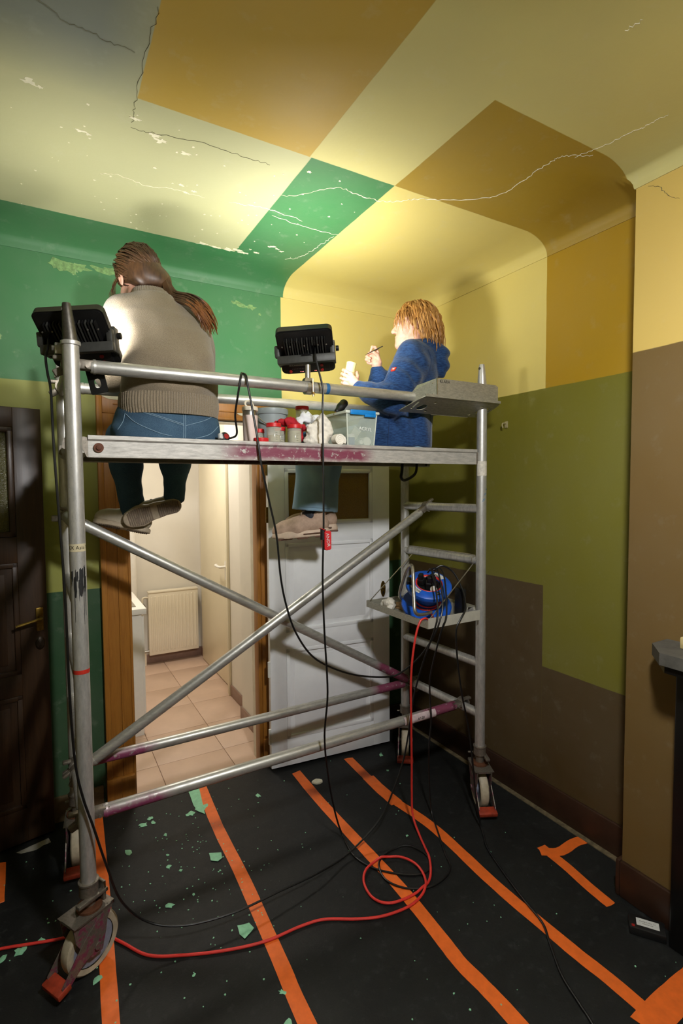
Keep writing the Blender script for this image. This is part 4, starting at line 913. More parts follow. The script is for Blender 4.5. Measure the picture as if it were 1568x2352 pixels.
# ================================================================ tape and debris on the floor
m_tape = simple('orange_masking_tape', (226, 104, 32), .55, 0, .10, 30)
def tape(label, pts, w=.05, z=.0012, seg=4, flare=None):
    P = catmull([(x, y, 0) for x, y in pts], seg); vs = []
    rg = random.Random(len(pts)*7+int(pts[0][0]*100))
    for i, p in enumerate(P):
        t_ = (P[min(i+1, len(P)-1)]-P[max(i-1, 0)]).normalized(); s = V((t_.y, -t_.x, 0)); ww = w*(1+rg.uniform(-.03, .03))
        a, b = p-s*ww/2, p+s*ww/2
        if i in (0, len(P)-1): a = a+t_*rg.uniform(-.012, .012); b = b+t_*rg.uniform(-.012, .012)
        vs += [(a.x, a.y, 0.0), (b.x, b.y, 0.0), (a.x, a.y, z), (p.x, p.y, z+.0008), (b.x, b.y, z)]
    fs = []
    for i in range(len(P)-1):
        o = i*5
        for a, b in ((0, 2), (2, 3), (3, 4), (4, 1)): fs.append((o+a, o+b, o+5+b, o+5+a))
    fs += [(0, 2, 3, 4, 1), tuple(len(vs)-5+k for k in (0, 2, 3, 4, 1))]
    return tag(MB().add(vs, fs).build('floor_tape', m_tape, None, 20), label, 'tape', 'orange tape strips on the black floor')
tape('orange tape strip running beneath the tower beside the big caster', [(.187, 2.90), (.170, 2.468), (.151, 2.065), (.132, 1.707), (.11, 1.2), (.1, .3)], .052)
tape('orange tape strip running from the hall threshold past the green flakes', [(.718, 2.90), (.695, 2.467), (.693, 2.132), (.683, 1.846), (.673, 1.609), (.663, 1.399), (.65, .6)], .054)
tape('orange tape strip passing under the coil of red cable', [(1.236, 2.72), (1.229, 2.4), (1.234, 2.113), (1.239, 1.873), (1.241, 1.711), (1.236, 1.559), (1.226, 1.406), (1.220, 1.309), (1.228, 1.212), (1.232, 1.068), (1.228, .6)], .056)
tape('long orange tape strip with a patched joint, ending under the white door', [(1.578, 2.70), (1.566, 2.43), (1.569, 2.222), (1.594, 2.066), (1.609, 1.912), (1.604, 1.723), (1.596, 1.568), (1.595, 1.411), (1.6, 1.269), (1.605, 1.124), (1.614, 1.014), (1.616, .84)], .054)
tape('short orange patch stuck over a joint of the long strip', [(1.572, 2.47), (1.566, 2.334), (1.569, 2.17)], .068, .002)
tape('short orange tape strip pointing at the chimney baseboard', [(1.951, 1.57), (1.942, 1.431), (1.923, 1.312), (1.912, 1.20)], .048)
tape('bent orange tape end reaching the dark baseboard of the right wall', [(1.925, 1.548), (1.996, 1.505), (2.10, 1.51), (2.17, 1.50)], .05, .002)
tape('orange tape strip laid crosswise in front of the fireplace', [(1.56, .862), (1.687, .868), (1.818, .869), (1.90, .870)], .09, .002)
tape('orange tape strip end beside the dark brown door', [(-.222, 2.72), (-.218, 2.60), (-.214, 2.45)], .05)
m_flake = simple('mint_paint_flake', (136, 196, 156), .6, 0, .12, 60)
FL = [(x, y, r*.66) for x, y, r in [(.653, 2.739, .05), (.67, 2.66, .03), (.378, 2.672, .026), (.419, 2.707, .02), (.426, 2.664, .014), (.611, 2.643, .02), (.588, 2.64, .014), (.289, 2.503, .02), (.622, 2.266, .036), (.44, 2.388, .009), (.429, 2.313, .016), (.47, 2.262, .010), (.61, 1.824, .036), (.386, 2.092, .018), (.636, 1.531, .012), (.612, 1.43, .014), (-.124, 2.152, .03), (-.058, 2.165, .016), (.105, 1.888, .019), (1.772, 2.625, .018), (1.708, 2.462, .011), (.959, 2.613, .016), (-.179, 2.144, .024), (1.461, 1.944, .010), (.619, 2.175, .008), (.46, 2.538, .011), (.397, 1.741, .007), (.486, 2.098, .008)]]
FSHAPE = {0: [(.643, 2.874), (.704, 2.868), (.679, 2.68), (.668, 2.60), (.640, 2.64), (.635, 2.705), (.64, 2.801)], 8: [(.607, 2.307), (.656, 2.279), (.649, 2.244), (.626, 2.232), (.6, 2.253), (.604, 2.28)], 12: [(.591, 1.858), (.615, 1.852), (.635, 1.85), (.643, 1.818), (.631, 1.808), (.596, 1.788), (.586, 1.816)]}
FLAB = {16: 'elongated mint green paint flake beside the red cable past the big caster', 17: 'small mint flake next to an elongated flake at the red cable', 18: 'mint green paint flake lying just in front of the big caster', 19: 'mint green paint flake between rear caster and white door', 20: 'tiny mint flake between the rear caster and the patched tape', 21: 'mint green paint flake lying alone before the hall threshold', 23: 'small mint flake inside the loop of black cable', 7: 'rounded mint flake between the corner post tape and the threshold tape', 13: 'narrow mint flake beside the sagging black cable', 2: 'mint flake with a dark bite in the cluster near the ochre casing'}
for i, (x, y, r) in enumerate(FL):
    p = flake_poly(x, y, r, rnd.randint(8, 12), rnd.uniform(.8, 1.7), rnd.uniform(0, PI), .38)
    if i in FSHAPE: p = FSHAPE[i]; x = sum(q[0] for q in p)/len(p); y = sum(q[1] for q in p)/len(p)
    mb = MB(); n = len(p); c = (x, y, .004+r*.06)
    top = [(q[0], q[1], .0015+r*rnd.uniform(0, .16)) for q in p]; bot = [(q[0], q[1], max(0, z-.0015)) for q, (_, _, z) in zip(p, top)]
    mb.add(top+bot+[c, (x, y, .0005)], [(k, (k+1) % n, 2*n) for k in range(n)]+[((k+1) % n+n, k+n, 2*n+1) for k in range(n)]+[(k, n+k, n+(k+1) % n, (k+1) % n) for k in range(n)])
    lab = FLAB.get(i, 'mint green paint flake lying on the black floor cover')
    if i == 0: lab = 'largest mint green paint flake, by the tape at the hall threshold'
    elif i == 8: lab = 'mint green paint flake touching the tape past the threshold'
    elif i == 12: lab = 'broad mint green paint flake beside the red cable'
    o = tag(mb.build('paint_flake', m_flake, None, 0), lab, 'paint flake', 'mint paint flakes on the floor')
mb = MB(); mb.prism(flake_poly(1.295, 2.565, .022, 9, 1.3, 0, .2), 0, .008); tag(mb.build('plaster_crumb', simple('pale_plaster', (206, 200, 176), .9)), 'pale plaster crumb lying between two orange tape strips', 'plaster crumb')
mb = MB()
for k in range(280):
    q = rnd.random(); x, y = (rnd.gauss(.5, .25), rnd.gauss(2.25, .3)) if q < .6 else (rnd.uniform(-.3, 1.9), rnd.uniform(.9, 2.8))
    if not (-.3 < x < 2.1 and .7 < y < 2.8): continue
    mb.prism(flake_poly(x, y, rnd.uniform(.001, .0038), 5), 0, .002)
o = mb.build('paint_crumbs', m_flake, None, 0); o['kind'] = 'stuff'; o['label'] = 'tiny mint paint crumbs strewn over the black floor'; o['category'] = 'paint crumbs'
# torn paper edge under the brown door
mb = MB(); mb.prism([(-.16, 2.76), (-.03, 2.80), (-.02, 2.76), (-.05, 2.755), (-.08, 2.735), (-.14, 2.742)], 0, .001); tag(mb.build('paper_scrap', simple('grey_paper', (150, 146, 136), .9)), 'torn grey paper scrap under the dark brown door', 'paper')
# small black box with a label by the fireplace
bx = thing('adapter_box', 'small black box with a pale label on the floor by the fireplace', 'box', (1.925, 1.05, 0))
Mb = Matrix.Translation((1.91, 1.06, 0)) @ Matrix.Rotation(-.95, 4, 'Z')
MB().box((-.06, -.035, 0), (.06, .035, .03), Mb, .004).build('case', m_blk, bx); MB().box((-.035, -.016, .03), (.04, .02, .0306), Mb).build('label', m_lab, bx); MB().box((-.052, -.03, .03), (-.042, -.02, .032), Mb).build('switch', m_redb, bx)
for k, s in enumerate(('POWER SUPPLY 12V', 'INDOOR USE')): text(s, .006, Mb @ Matrix.Translation((.002, .006-.010*k, .0307)), m_ink, bx, .0001)
# ================================================================ implicit-surface modelling for bodies and clothes
F32 = np.float32
class Field:
    """signed-distance grid; primitives are blended in, surface nets pull out the mesh"""
    def __init__(s, lo, hi, h):
        s.h = h; s.lo = np.array(lo, F32); s.n = np.ceil((np.array(hi)-np.array(lo))/h).astype(int)+1
        s.D = np.full(s.n, .2, F32); s.ax = [s.lo[i]+h*np.arange(s.n[i], dtype=F32) for i in range(3)]
    def sub(s, lo, hi):
        a = np.clip(np.floor((np.array(lo)-s.lo)/s.h).astype(int), 0, s.n-1); b = np.clip(np.ceil((np.array(hi)-s.lo)/s.h).astype(int)+1, 1, s.n)
        sl = tuple(slice(a[i], max(b[i], a[i]+1)) for i in range(3))
        return sl, s.ax[0][sl[0]][:, None, None], s.ax[1][sl[1]][None, :, None], s.ax[2][sl[2]][None, None, :]
    def put(s, sl, d, k, op=0):
        o = s.D[sl]
        if op == 0:
            if k <= 0: s.D[sl] = np.minimum(o, d)
            else:
                h = np.maximum(k-np.abs(o-d), 0)/k; s.D[sl] = np.minimum(o, d)-h*h*k*.25
        else:      # subtract
            if k <= 0: s.D[sl] = np.maximum(o, -d)
            else:
                h = np.maximum(k-np.abs(o+d), 0)/k; s.D[sl] = np.maximum(o, -d)+h*h*k*.25
    def cone(s, a, b, ra, rb=None, k=.02, op=0):
        rb = ra if rb is None else rb; a, b = np.array(a, F32), np.array(b, F32); m = max(ra, rb)+k+3*s.h
        sl, x, y, z = s.sub(np.minimum(a, b)-m, np.maximum(a, b)+m); ba = b-a; L = float(ba@ba)+1e-12
        t = np.clip(((x-a[0])*ba[0]+(y-a[1])*ba[1]+(z-a[2])*ba[2])/L, 0, 1)
        d = np.sqrt((x-a[0]-t*ba[0])**2+(y-a[1]-t*ba[1])**2+(z-a[2]-t*ba[2])**2)-(ra+(rb-ra)*t)
        s.put(sl, d, k, op); return s
    def chain(s, pts, rs, k=.02):
        for i in range(len(pts)-1): s.cone(pts[i], pts[i+1], rs[i], rs[i+1], k)
        return s
    def ell(s, c, r, R=None, k=.02, op=0):
        c = np.array(c, F32); r = np.array(r, F32); m = float(r.max())+k+3*s.h; sl, x, y, z = s.sub(c-m, c+m)
        x, y, z = x-c[0], y-c[1], z-c[2]
        if R is not None:
            R = np.array(R, F32); x, y, z = (R[0, 0]*x+R[1, 0]*y+R[2, 0]*z, R[0, 1]*x+R[1, 1]*y+R[2, 1]*z, R[0, 2]*x+R[1, 2]*y+R[2, 2]*z)
        k0 = np.sqrt((x/r[0])**2+(y/r[1])**2+(z/r[2])**2); k1 = np.sqrt((x/r[0]**2)**2+(y/r[1]**2)**2+(z/r[2]**2)**2)+1e-6
        s.put(sl, k0*(k0-1)/k1, k, op); return s
    def loft(s, sec, rot=0, k=.03, p=2.2):
        """sections (z, cx, cy, ru, rv) bottom to top, u axis turned by rot"""
        sec = np.array(sec, F32); zs = sec[:, 0]; m = float(sec[:, 3:].max())+k+.03
        lo = (sec[:, 1].min()-m, sec[:, 2].min()-m, zs[0]-.05); hi = (sec[:, 1].max()+m, sec[:, 2].max()+m, zs[-1]+.05); sl, x, y, z = s.sub(lo, hi)
        zz = z[0, 0]; zc = np.clip(zz, zs[0], zs[-1]); I = [np.interp(zc, zs, sec[:, i])[None, None, :] for i in range(1, 5)]
        dx, dy = x-I[0], y-I[1]; c, q = math.cos(rot), math.sin(rot); u, v = np.abs(c*dx+q*dy), np.abs(-q*dx+c*dy)
        g = ((u/I[2])**p+(v/I[3])**p)**(1/p); d2 = (g-1)*np.minimum(I[2], I[3])*1.0
        dz = np.maximum(zs[0]-zz, zz-zs[-1])[None, None, :]
        d = np.where((d2 > 0) & (dz > 0), np.sqrt(np.maximum(d2, 0)**2+np.maximum(dz, 0)**2), np.maximum(d2, dz))
        s.put(sl, d.astype(F32), k); return s
    def cut(s, fn, k=0):
        """remove the region where fn(x,y,z) < 0"""
        sl, x, y, z = s.sub(s.lo, s.lo+s.h*(s.n-1)); s.put(sl, fn(x, y, z)+0*s.D, k, 1); return s
    def wobble(s, amp, fr, seed=0, n=6, fn=None):
        g = np.random.default_rng(seed); _, x, y, z = s.sub(s.lo, s.lo+s.h*(s.n-1)); w = 0
        for i in range(n):
            kx, ky, kz = g.normal(size=3)*np.array(fr); w = w+np.sin(kx*x+ky*y+kz*z+g.uniform(0, 6.28))
        w = w/n*amp*1.6
        if fn is not None: w = w*fn(x, y, z)
        s.D = s.D+w.astype(F32); return s
    def fold(s, p, axis, freq, amp, rad, ph=0):
        """ripples round p along axis"""
        p = np.array(p); a = np.array(axis, float); a /= np.linalg.norm(a); sl, x, y, z = s.sub(p-rad*2, p+rad*2)
        q = ((x-p[0])**2+(y-p[1])**2+(z-p[2])**2)/rad**2; t = (x-p[0])*a[0]+(y-p[1])*a[1]+(z-p[2])*a[2]
        s.D[sl] = s.D[sl]+(amp*np.exp(-q)*np.sin(freq*t+ph)).astype(F32); return s
    def mesh(s, smooth=1):
        D, h = s.D, s.h; S = D < 0; n = s.n
        c = np.zeros(tuple(n-1), np.int8)
        for i in (0, 1):
            for j in (0, 1):
                for k in (0, 1): c += S[i:n[0]-1+i, j:n[1]-1+j, k:n[2]-1+k]
        act = np.argwhere((c > 0) & (c < 8)); idx = np.full(tuple(n-1), -1, np.int64); idx[tuple(act.T)] = np.arange(len(act))
        acc = np.zeros((len(act), 3)); cnt = np.zeros(len(act))
        for ax in range(3):
            o1, o2 = [q for q in range(3) if q != ax]
            for i in (0, 1):
                for j in (0, 1):
                    off = np.zeros(3, int); off[o1] = i; off[o2] = j; a = act+off; b = a.copy(); b[:, ax] += 1
                    da, db = D[tuple(a.T)], D[tuple(b.T)]; m = (da < 0) != (db < 0)
                    t = np.where(m, da/np.where(m, da-db, 1), 0); p = a.astype(float); p[:, ax] += t
                    acc[m] += p[m]; cnt[m] += 1
        P = s.lo+h*(acc/np.maximum(cnt, 1)[:, None])
        Q = []
        for ax in range(3):
            o1, o2 = [q for q in range(3) if q != ax]
            sl0 = [slice(None)]*3; sl1 = [slice(None)]*3; sl0[ax] = slice(0, -1); sl1[ax] = slice(1, None)
            e = np.argwhere(S[tuple(sl0)] != S[tuple(sl1)]); e = e[(e[:, o1] > 0) & (e[:, o2] > 0) & (e[:, o1] < n[o1]-1) & (e[:, o2] < n[o2]-1)]
            q = []
            for i, j in ((1, 1), (0, 1), (0, 0), (1, 0)):
                a = e.copy(); a[:, o1] -= i; a[:, o2] -= j; q.append(idx[tuple(a.T)])
            q = np.stack(q, 1); fl = S[tuple(e.T)] ^ (ax == 1); q[~fl] = q[~fl][:, ::-1]; Q.append(q)
        Q = np.concatenate(Q); Q = Q[(Q >= 0).all(1)]
        E = np.concatenate([Q[:, [0, 1]], Q[:, [1, 2]], Q[:, [2, 3]], Q[:, [3, 0]]])
        for it in range(smooth):
            A = np.zeros_like(P); N = np.zeros(len(P))
            for a, b in ((0, 1), (1, 0)):
                np.add.at(A, E[:, a], P[E[:, b]]); np.add.at(N, E[:, a], 1)
            P = P*.45+.55*A/np.maximum(N, 1)[:, None]
        return P, Q
def np_mesh(name, parts, mat, parent=None):
    V_ = []; Q_ = []; o = 0
    for P, Q in parts: V_.append(P); Q_.append(Q+o); o += len(P)
    P = np.concatenate(V_); Q = np.concatenate(Q_); me = bpy.data.meshes.new(name)
    me.vertices.add(len(P)); me.vertices.foreach_set('co', P.astype(F32).ravel()); me.loops.add(Q.size); me.loops.foreach_set('vertex_index', Q.astype(np.int32).ravel())
    me.polygons.add(len(Q)); me.polygons.foreach_set('loop_start', np.arange(0, Q.size, 4, dtype=np.int32)); me.polygons.foreach_set('loop_total', np.full(len(Q), 4, np.int32))
    me.update(calc_edges=True); me.validate(); me.polygons.foreach_set('use_smooth', [True]*len(me.polygons)); me.materials.append(mat)
    return link(name, me, parent)
from mathutils.bvhtree import BVHTree
def bvh(o):
    me = o.data; return BVHTree.FromPolygons([v.co for v in me.vertices], [p.vertices for p in me.polygons])
def drape(tree, pts, d, lift=.0015, n=6):
    out = []
    for p in catmull(pts, n):
        h = tree.ray_cast(p-V(d)*.5, V(d))
        if h[0] is not None: out.append(h[0]-V(d)*lift)
    return out
def seam(tree, pts, d, mat, parent, r=.0016, name='seam'):
    q = drape(tree, pts, d)
    if len(q) > 2: return MB().tube(q, r, 6).build(name, mat, parent)
# ---------------------------------------------------------------- materials
def skin_mat():
    t = NT('skin'); n = t.noise(60, 4, .6); c = t.mix(t.step(n, .35, .7), lin((214, 160, 136)), lin((228, 182, 160)))
    t.b.inputs['Subsurface Weight'].default_value = .12; t.b.inputs['Subsurface Radius'].default_value = (.008, .004, .002); t.b.inputs['Subsurface Scale'].default_value = 1
    t.bump(t.noise(400, 2), .08, .002); return t.done(c, .5)
m_skin = skin_mat()
def knit():
    t = NT('beige_wool_knit'); n = t.noise(420, 2, .6); n2 = t.noise(7, 3); c = t.mix(t.step(n, .3, .7), lin((120, 107, 86)), lin((150, 136, 114)))
    c = t.mix(t.math('MULTIPLY', t.step(n2, .45, .7), .15), c, lin((150, 132, 106))); t.bump(n, .55, .006)
    t.b.inputs['Sheen Weight'].default_value = .35; t.b.inputs['Sheen Roughness'].default_value = .5; return t.done(c, .9, 0, .15)
m_knit = knit()
def denim(name, a, b, sc=1):
    t = NT(name); n = t.noise(5, 4, .6); n2 = t.noise(600, 2, .6); c = t.mix(t.step(n, .35, .7), lin(a), lin(b)); c = t.mix(t.math('MULTIPLY', t.step(n2, .4, .7), .2), c, lin((150, 172, 190)))
    t.bump(n2, .3, .002); return t.done(c, .85, 0, .2)
m_jean1 = denim('mid_blue_denim', (36, 62, 84), (60, 90, 112)); m_jean2 = denim('light_blue_denim', (128, 162, 186), (156, 186, 204))
m_thread = simple('denim_stitching', (120, 146, 164), .8)
def melange():
    t = NT('blue_melange_jersey'); n = t.noise(38, 4, .7, stretch=(1.2, 1.2, 7)); n2 = t.noise(300, 2); c = t.mix(t.step(n, .38, .62), lin((18, 42, 82)), lin((44, 78, 126)))
    t.bump(n2, .25, .002); t.b.inputs['Sheen Weight'].default_value = .2; return t.done(c, .85, 0, .2)
m_jack = melange()
def hairm(name, a, b, c3):
    t = NT(name); n = t.noise(90, 4, .6, stretch=(1, 1, .25)); n2 = t.noise(12, 3); c = t.mix(t.step(n, .3, .7), lin(a), lin(b)); c = t.mix(t.math('MULTIPLY', t.step(n2, .5, .75), .6), c, lin(c3)); return t.done(c, .42, 0, .5)
m_hair1 = hairm('dark_brown_hair', (50, 34, 22), (84, 58, 36), (104, 70, 40)); m_hair1t = hairm('auburn_hair_ends', (96, 58, 28), (142, 88, 44), (120, 72, 34)); m_hair2 = hairm('ginger_blond_hair', (140, 92, 40), (190, 140, 76), (206, 164, 104))
m_eye = simple('eye_white', (226, 220, 212), .2); m_canvas = simple('off_white_canvas_shoe', (188, 176, 154), .8, 0, .1, 50); m_solew = simple('worn_rubber_sole', (168, 152, 128), .7, 0, .25, 30); m_solel = simple('sole_tread', (118, 102, 86), .8, 0, .3, 60)
# ---------------------------------------------------------------- anatomy helpers
def head(fr, M, h):
    """skull, face, ears and neck in a head frame (x right, y forward, z up)"""
    R = np.array(M.to_3x3()); g = lambda *p: tuple(M @ V(p)); E = lambda c, r, k=.015, op=0: fr.ell(g(*c), r, R, k, op)
    E((0, -.012, .032), (.074, .093, .084)); E((0, .03, -.03), (.057, .062, .086), .03); E((0, .055, -.075), (.040, .042, .042), .025)
    fr.cone(g(.045, .0, -.07), g(.012, .072, -.100), .020, .018, .02); fr.cone(g(-.045, .0, -.07), g(-.012, .072, -.100), .020, .018, .02); E((0, .080, -.103), (.019, .016, .016), .015)
    fr.cone(g(0, .088, .006), g(0, .112, -.032), .008, .0115, .010); E((.009, .102, -.036), (.007, .009, .006), .006); E((-.009, .102, -.036), (.007, .009, .006), .006)
    E((0, .078, .026), (.046, .016, .011), .012)
    for s in (-1, 1):
        E((s*.036, .066, -.032), (.022, .02, .022), .02); E((s*.031, .094, .002), (.015, .012, .010), .008, 1); E((s*.031, .080, .0), (.0125, .0125, .0115), .003); E((s*.031, .083, .0095), (.015, .010, .003), .004)
        E((s*.077, -.004, -.008), (.007, .018, .031), .006); E((s*.082, -.004, -.006), (.004, .010, .020), .004, 1)
    E((0, .092, -.060), (.023, .010, .0045), .004); E((0, .090, -.071), (.020, .011, .006), .004); E((0, .104, -.0655), (.024, .008, .0015), .003, 1)
def finger(fr, pts, r):
    for i in range(len(pts)-1): fr.cone(pts[i], pts[i+1], r*(1-.08*i), r*(1-.08*(i+1)), .004)
def strands(roots, comb, M, rad, steps, ln, wav, r0, mat, parent, name, seed, grav=.5, extra=None, lift=.004):
    """hair locks grown from a scalp ellipsoid; every lock is pushed out of the head"""
    g = random.Random(seed); mb = MB(); Mi = M.inverted(); c0 = V((0, -.012, .032))
    for (x, y, z) in roots:
        p = M @ V((x, y, z)); pts = [p]; d = None; ph = g.uniform(0, 6.28); L = ln*g.uniform(.7, 1.15); st = L/steps; am = wav*g.uniform(.4, 1.3); off = lift+g.uniform(0, .010)
        sd = V((g.gauss(0, 1), g.gauss(0, 1), g.gauss(0, .5))).normalized()
        for k in range(steps):
            cb = comb(Mi @ p); q = (M.to_3x3() @ V(cb)).normalized()*(1-grav*k/steps)+V((0, 0, -1))*grav*(k/steps)*1.6+sd*am*math.sin(ph+k*1.1)
            d = q.normalized() if d is None else (d*.5+q.normalized()*.5).normalized(); p = p+d*st
            l = Mi @ p-c0; e = math.sqrt((l.x/(rad[0]+off))**2+(l.y/(rad[1]+off))**2+(l.z/(rad[2]+off))**2)
            if e < 1 and l.z > -.13: p = M @ (c0+l/e)
            if extra: p = extra(p, off)
            pts.append(p)
        rr = r0*g.uniform(.7, 1.3); mb.tube(pts, [rr*(.5+.5*min(1, i/2))*(1-.75*(i/steps)**3) for i in range(len(pts))], 5)
    return mb.build(name, mat, parent, 60)
def shoe(parent, heel, toe, up, mats, style='canvas', width=1.0):
    heel, toe = V(heel), V(toe); L = (toe-heel).length; M = frame(heel, toe-heel, up); s = L/.262
    M = M @ Matrix.Diagonal((s, s*width, s, 1))
    def tr(P): A = np.array(M); return P @ A[:3, :3].T+A[:3, 3]
    h = .004; run = style == 'run'; zt = .034 if run else .024
    f = Field((-.03, -.07, -.03), (.30, .07, .075), h)
    f.chain([(.036, 0, .01), (.11, .003, .01), (.185, 0, .01), (.222, -.002, .01)], [.036, .034, .046, .040], .02)
    f.cut(lambda x, y, z: z-0.0+0*x-(np.maximum(x-.19, 0)*.12 if run else 0)); f.cut(lambda x, y, z: (zt+(np.maximum(x-.2, 0)*.15 if run else 0)+(np.maximum(.06-x, 0)*.25 if run else 0))-z)
    P, Q = f.mesh(1); so = np_mesh('sole', [(tr(P), Q)], mats[1], None)
    f = Field((-.03, -.07, -.02), (.30, .07, .16), h)
    f.chain([(.038, 0, .05), (.09, 0, .056), (.15, 0, .046), (.205, -.002, .038), (.228, -.002, .036)], [.034, .036, .041, .038, .029], .03)
    f.cone((.045, 0, .06), (.05, 0, .098), .035, .034, .02); f.cone((.10, 0, .085), (.14, 0, .068), .022, .022, .02)
    f.cut(lambda x, y, z: z-.016+0*x); f.cone((.056, 0, .088), (.052, 0, .15), .026, .034, .006, 1)
    P, Q = f.mesh(1); u = np_mesh('shoe', [(tr(P), Q)], mats[0], parent)
    so.parent = u
    mb = MB()
    for k in range(5):
        x = .108+k*.014; z = .1005-k*.0068
        mb.tube([tuple(M @ V((x, -.024, z-.008))), tuple(M @ V((x+.006, 0, z+.002))), tuple(M @ V((x, .024, z-.008)))], .0022*s, 6)
    for sg in (-1, 1): mb.tube([tuple(M @ V(q)) for q in catmull([(.106, 0, .106), (.10, sg*.015, .118), (.118, sg*.03, .112), (.122, sg*.022, .10)], 4)], .002*s, 6)
    mb.build('lace', mats[3], u)
    mb = MB()
    if not run:
        for k in range(26):
            x = .016+k*.0088; w = np.interp(x, [0, .036, .11, .185, .225, .262], [.012, .031, .030, .041, .036, .008])
            if .105 < x < .135: continue
            mb.box((x-.0028, -w, -.0022), (x+.0028, w, .001), M)
        for x, y in ((.04, .0), (.06, .012), (.165, .014), (.20, -.012)): mb.prism([(x+.011*math.cos(2*PI*q/14), y+.011*math.sin(2*PI*q/14)) for q in range(14)], -.003, .001, M)
    else:
        for x0, x1 in ((.0, .07), (.10, .15), (.17, .235)):
            w = .034; mb.box((x0, -w, -.006+max(0, x0-.16)*.12), (x1, w, .003+max(0, x0-.16)*.12), M, .004)
        mb.box((.03, -.0475, .012), (.12, .0475, .017), M, .002)
    mb.build('tread', mats[2], so)
    return u
def sub_loft(sec, z):
    a = np.array(sec); return [float(np.interp(z, a[:, 0], a[:, i])) for i in range(1, 5)]
def ribbed(name, sec, z0, z1, rot, nr, amp, grow, mat, parent, p=2.2, nz=8):
    """band of knitted ribs hugging a lofted garment"""
    n = nr*6; vs = []; fs = []
    for j in range(nz+1):
        z = z0+(z1-z0)*j/nz; cx, cy, ru, rv = sub_loft(sec, z); e = .004*math.sin(PI*j/nz)
        for k in range(n):
            a = 2*PI*k/n; r = (abs(math.cos(a)/(ru+grow+e))**p+abs(math.sin(a)/(rv+grow+e))**p)**(-1/p)+amp*(abs(math.sin(a*nr/2))-.5); u, v = r*math.cos(a), r*math.sin(a)
            vs.append((cx+u*math.cos(rot)-v*math.sin(rot), cy+u*math.sin(rot)+v*math.cos(rot), z))
    for j in range(nz):
        for k in range(n): fs.append((j*n+k, j*n+(k+1) % n, (j+1)*n+(k+1) % n, (j+1)*n+k))
    return MB().add(vs, fs).build(name, mat, parent, 80)
DT = 1.857
deck_clip = lambda yb: (lambda x, y, z: np.maximum(z-DT, y-yb)+0*x)

# ================================================================ painter in the beige sweater, back to us
w1 = thing('person', 'person in a beige knit sweater sitting on the deck, long brown ponytail', 'person', (.44, 2.17, DT))
HM = frame((.374, 2.345, 2.545), V((.955, .25, .12)), V((.02, .30, .95)))
# body: trunk, limbs, head and hands as one mesh
f = Field((.14, 2.0, 1.45), (.76, 2.92, 2.72), .008)
f.loft([(1.88, .443, 2.18, .17, .11), (2.05, .452, 2.165, .14, .10), (2.25, .44, 2.19, .15, .10), (2.38, .425, 2.25, .12, .08)], 0, .04)
for sh, el, wr in (((.290, 2.27, 2.36), (.262, 2.32, 2.13), (.275, 2.56, 2.21)), ((.56, 2.27, 2.36), (.612, 2.33, 2.20), (.52, 2.60, 2.32))): f.chain([sh, el, wr], [.042, .036, .026], .03)
for hp, kn, md, an in (((.35, 2.2, 1.935), (.328, 2.55, 1.905), (.330, 2.53, 1.78), (.350, 2.495, 1.56)), ((.535, 2.2, 1.935), (.552, 2.55, 1.905), (.545, 2.52, 1.80), (.522, 2.455, 1.63))): f.chain([hp, kn, md, an], [.068, .044, .038, .030], .02)
f.cone((.42, 2.27, 2.40), (.395, 2.325, 2.49), .052, .050, .03); f.cut(deck_clip(2.347)); parts = [f.mesh(1)]
f = Field((.24, 2.20, 2.38), (.52, 2.50, 2.68), .004); head(f, HM, .004); f.cone((.425, 2.275, 2.40), (.39, 2.33, 2.50), .052, .050, .02); parts.append(f.mesh(1))
f = Field((.20, 2.52, 2.14), (.34, 2.74, 2.34), .003)      # left hand, steadying against the wall
f.ell((.278, 2.605, 2.232), (.030, .042, .018), None, .01); f.cone((.275, 2.55, 2.208), (.277, 2.58, 2.222), .024, .026, .012)
for dx, l in ((-.024, .9), (-.009, 1.0), (.007, .97), (.021, .8)): finger(f, [(.278+dx, 2.635, 2.24), (.278+dx*1.1, 2.635+.034*l, 2.246), (.278+dx*1.1, 2.635+.058*l, 2.240), (.278+dx*1.1, 2.635+.072*l, 2.226)], .0085)
finger(f, [(.30, 2.595, 2.225), (.316, 2.62, 2.222), (.315, 2.645, 2.226)], .0095); parts.append(f.mesh(1))
f = Field((.44, 2.56, 2.25), (.60, 2.78, 2.46), .003)      # right hand with a brush
f.ell((.508, 2.648, 2.345), (.020, .040, .030), None, .01); f.cone((.52, 2.59, 2.315), (.512, 2.62, 2.33), .024, .026, .012)
for dz, l in ((.022, 1), (.008, 1), (-.006, .95), (-.02, .8)): finger(f, [(.506, 2.675, 2.347+dz), (.496, 2.703, 2.350+dz), (.478, 2.712, 2.345+dz*.9), (.468, 2.698, 2.342+dz*.8)], .0085)
finger(f, [(.495, 2.63, 2.36), (.474, 2.655, 2.368), (.468, 2.685, 2.366)], .0095); parts.append(f.mesh(1))
np_mesh('body', parts, m_skin, w1)
for s in (-1, 1): MB().sphere((0, 0, 0), .0118, 14, 10, HM @ Matrix.Translation((s*.031, .082, 0))).build('eye', m_eye, w1)
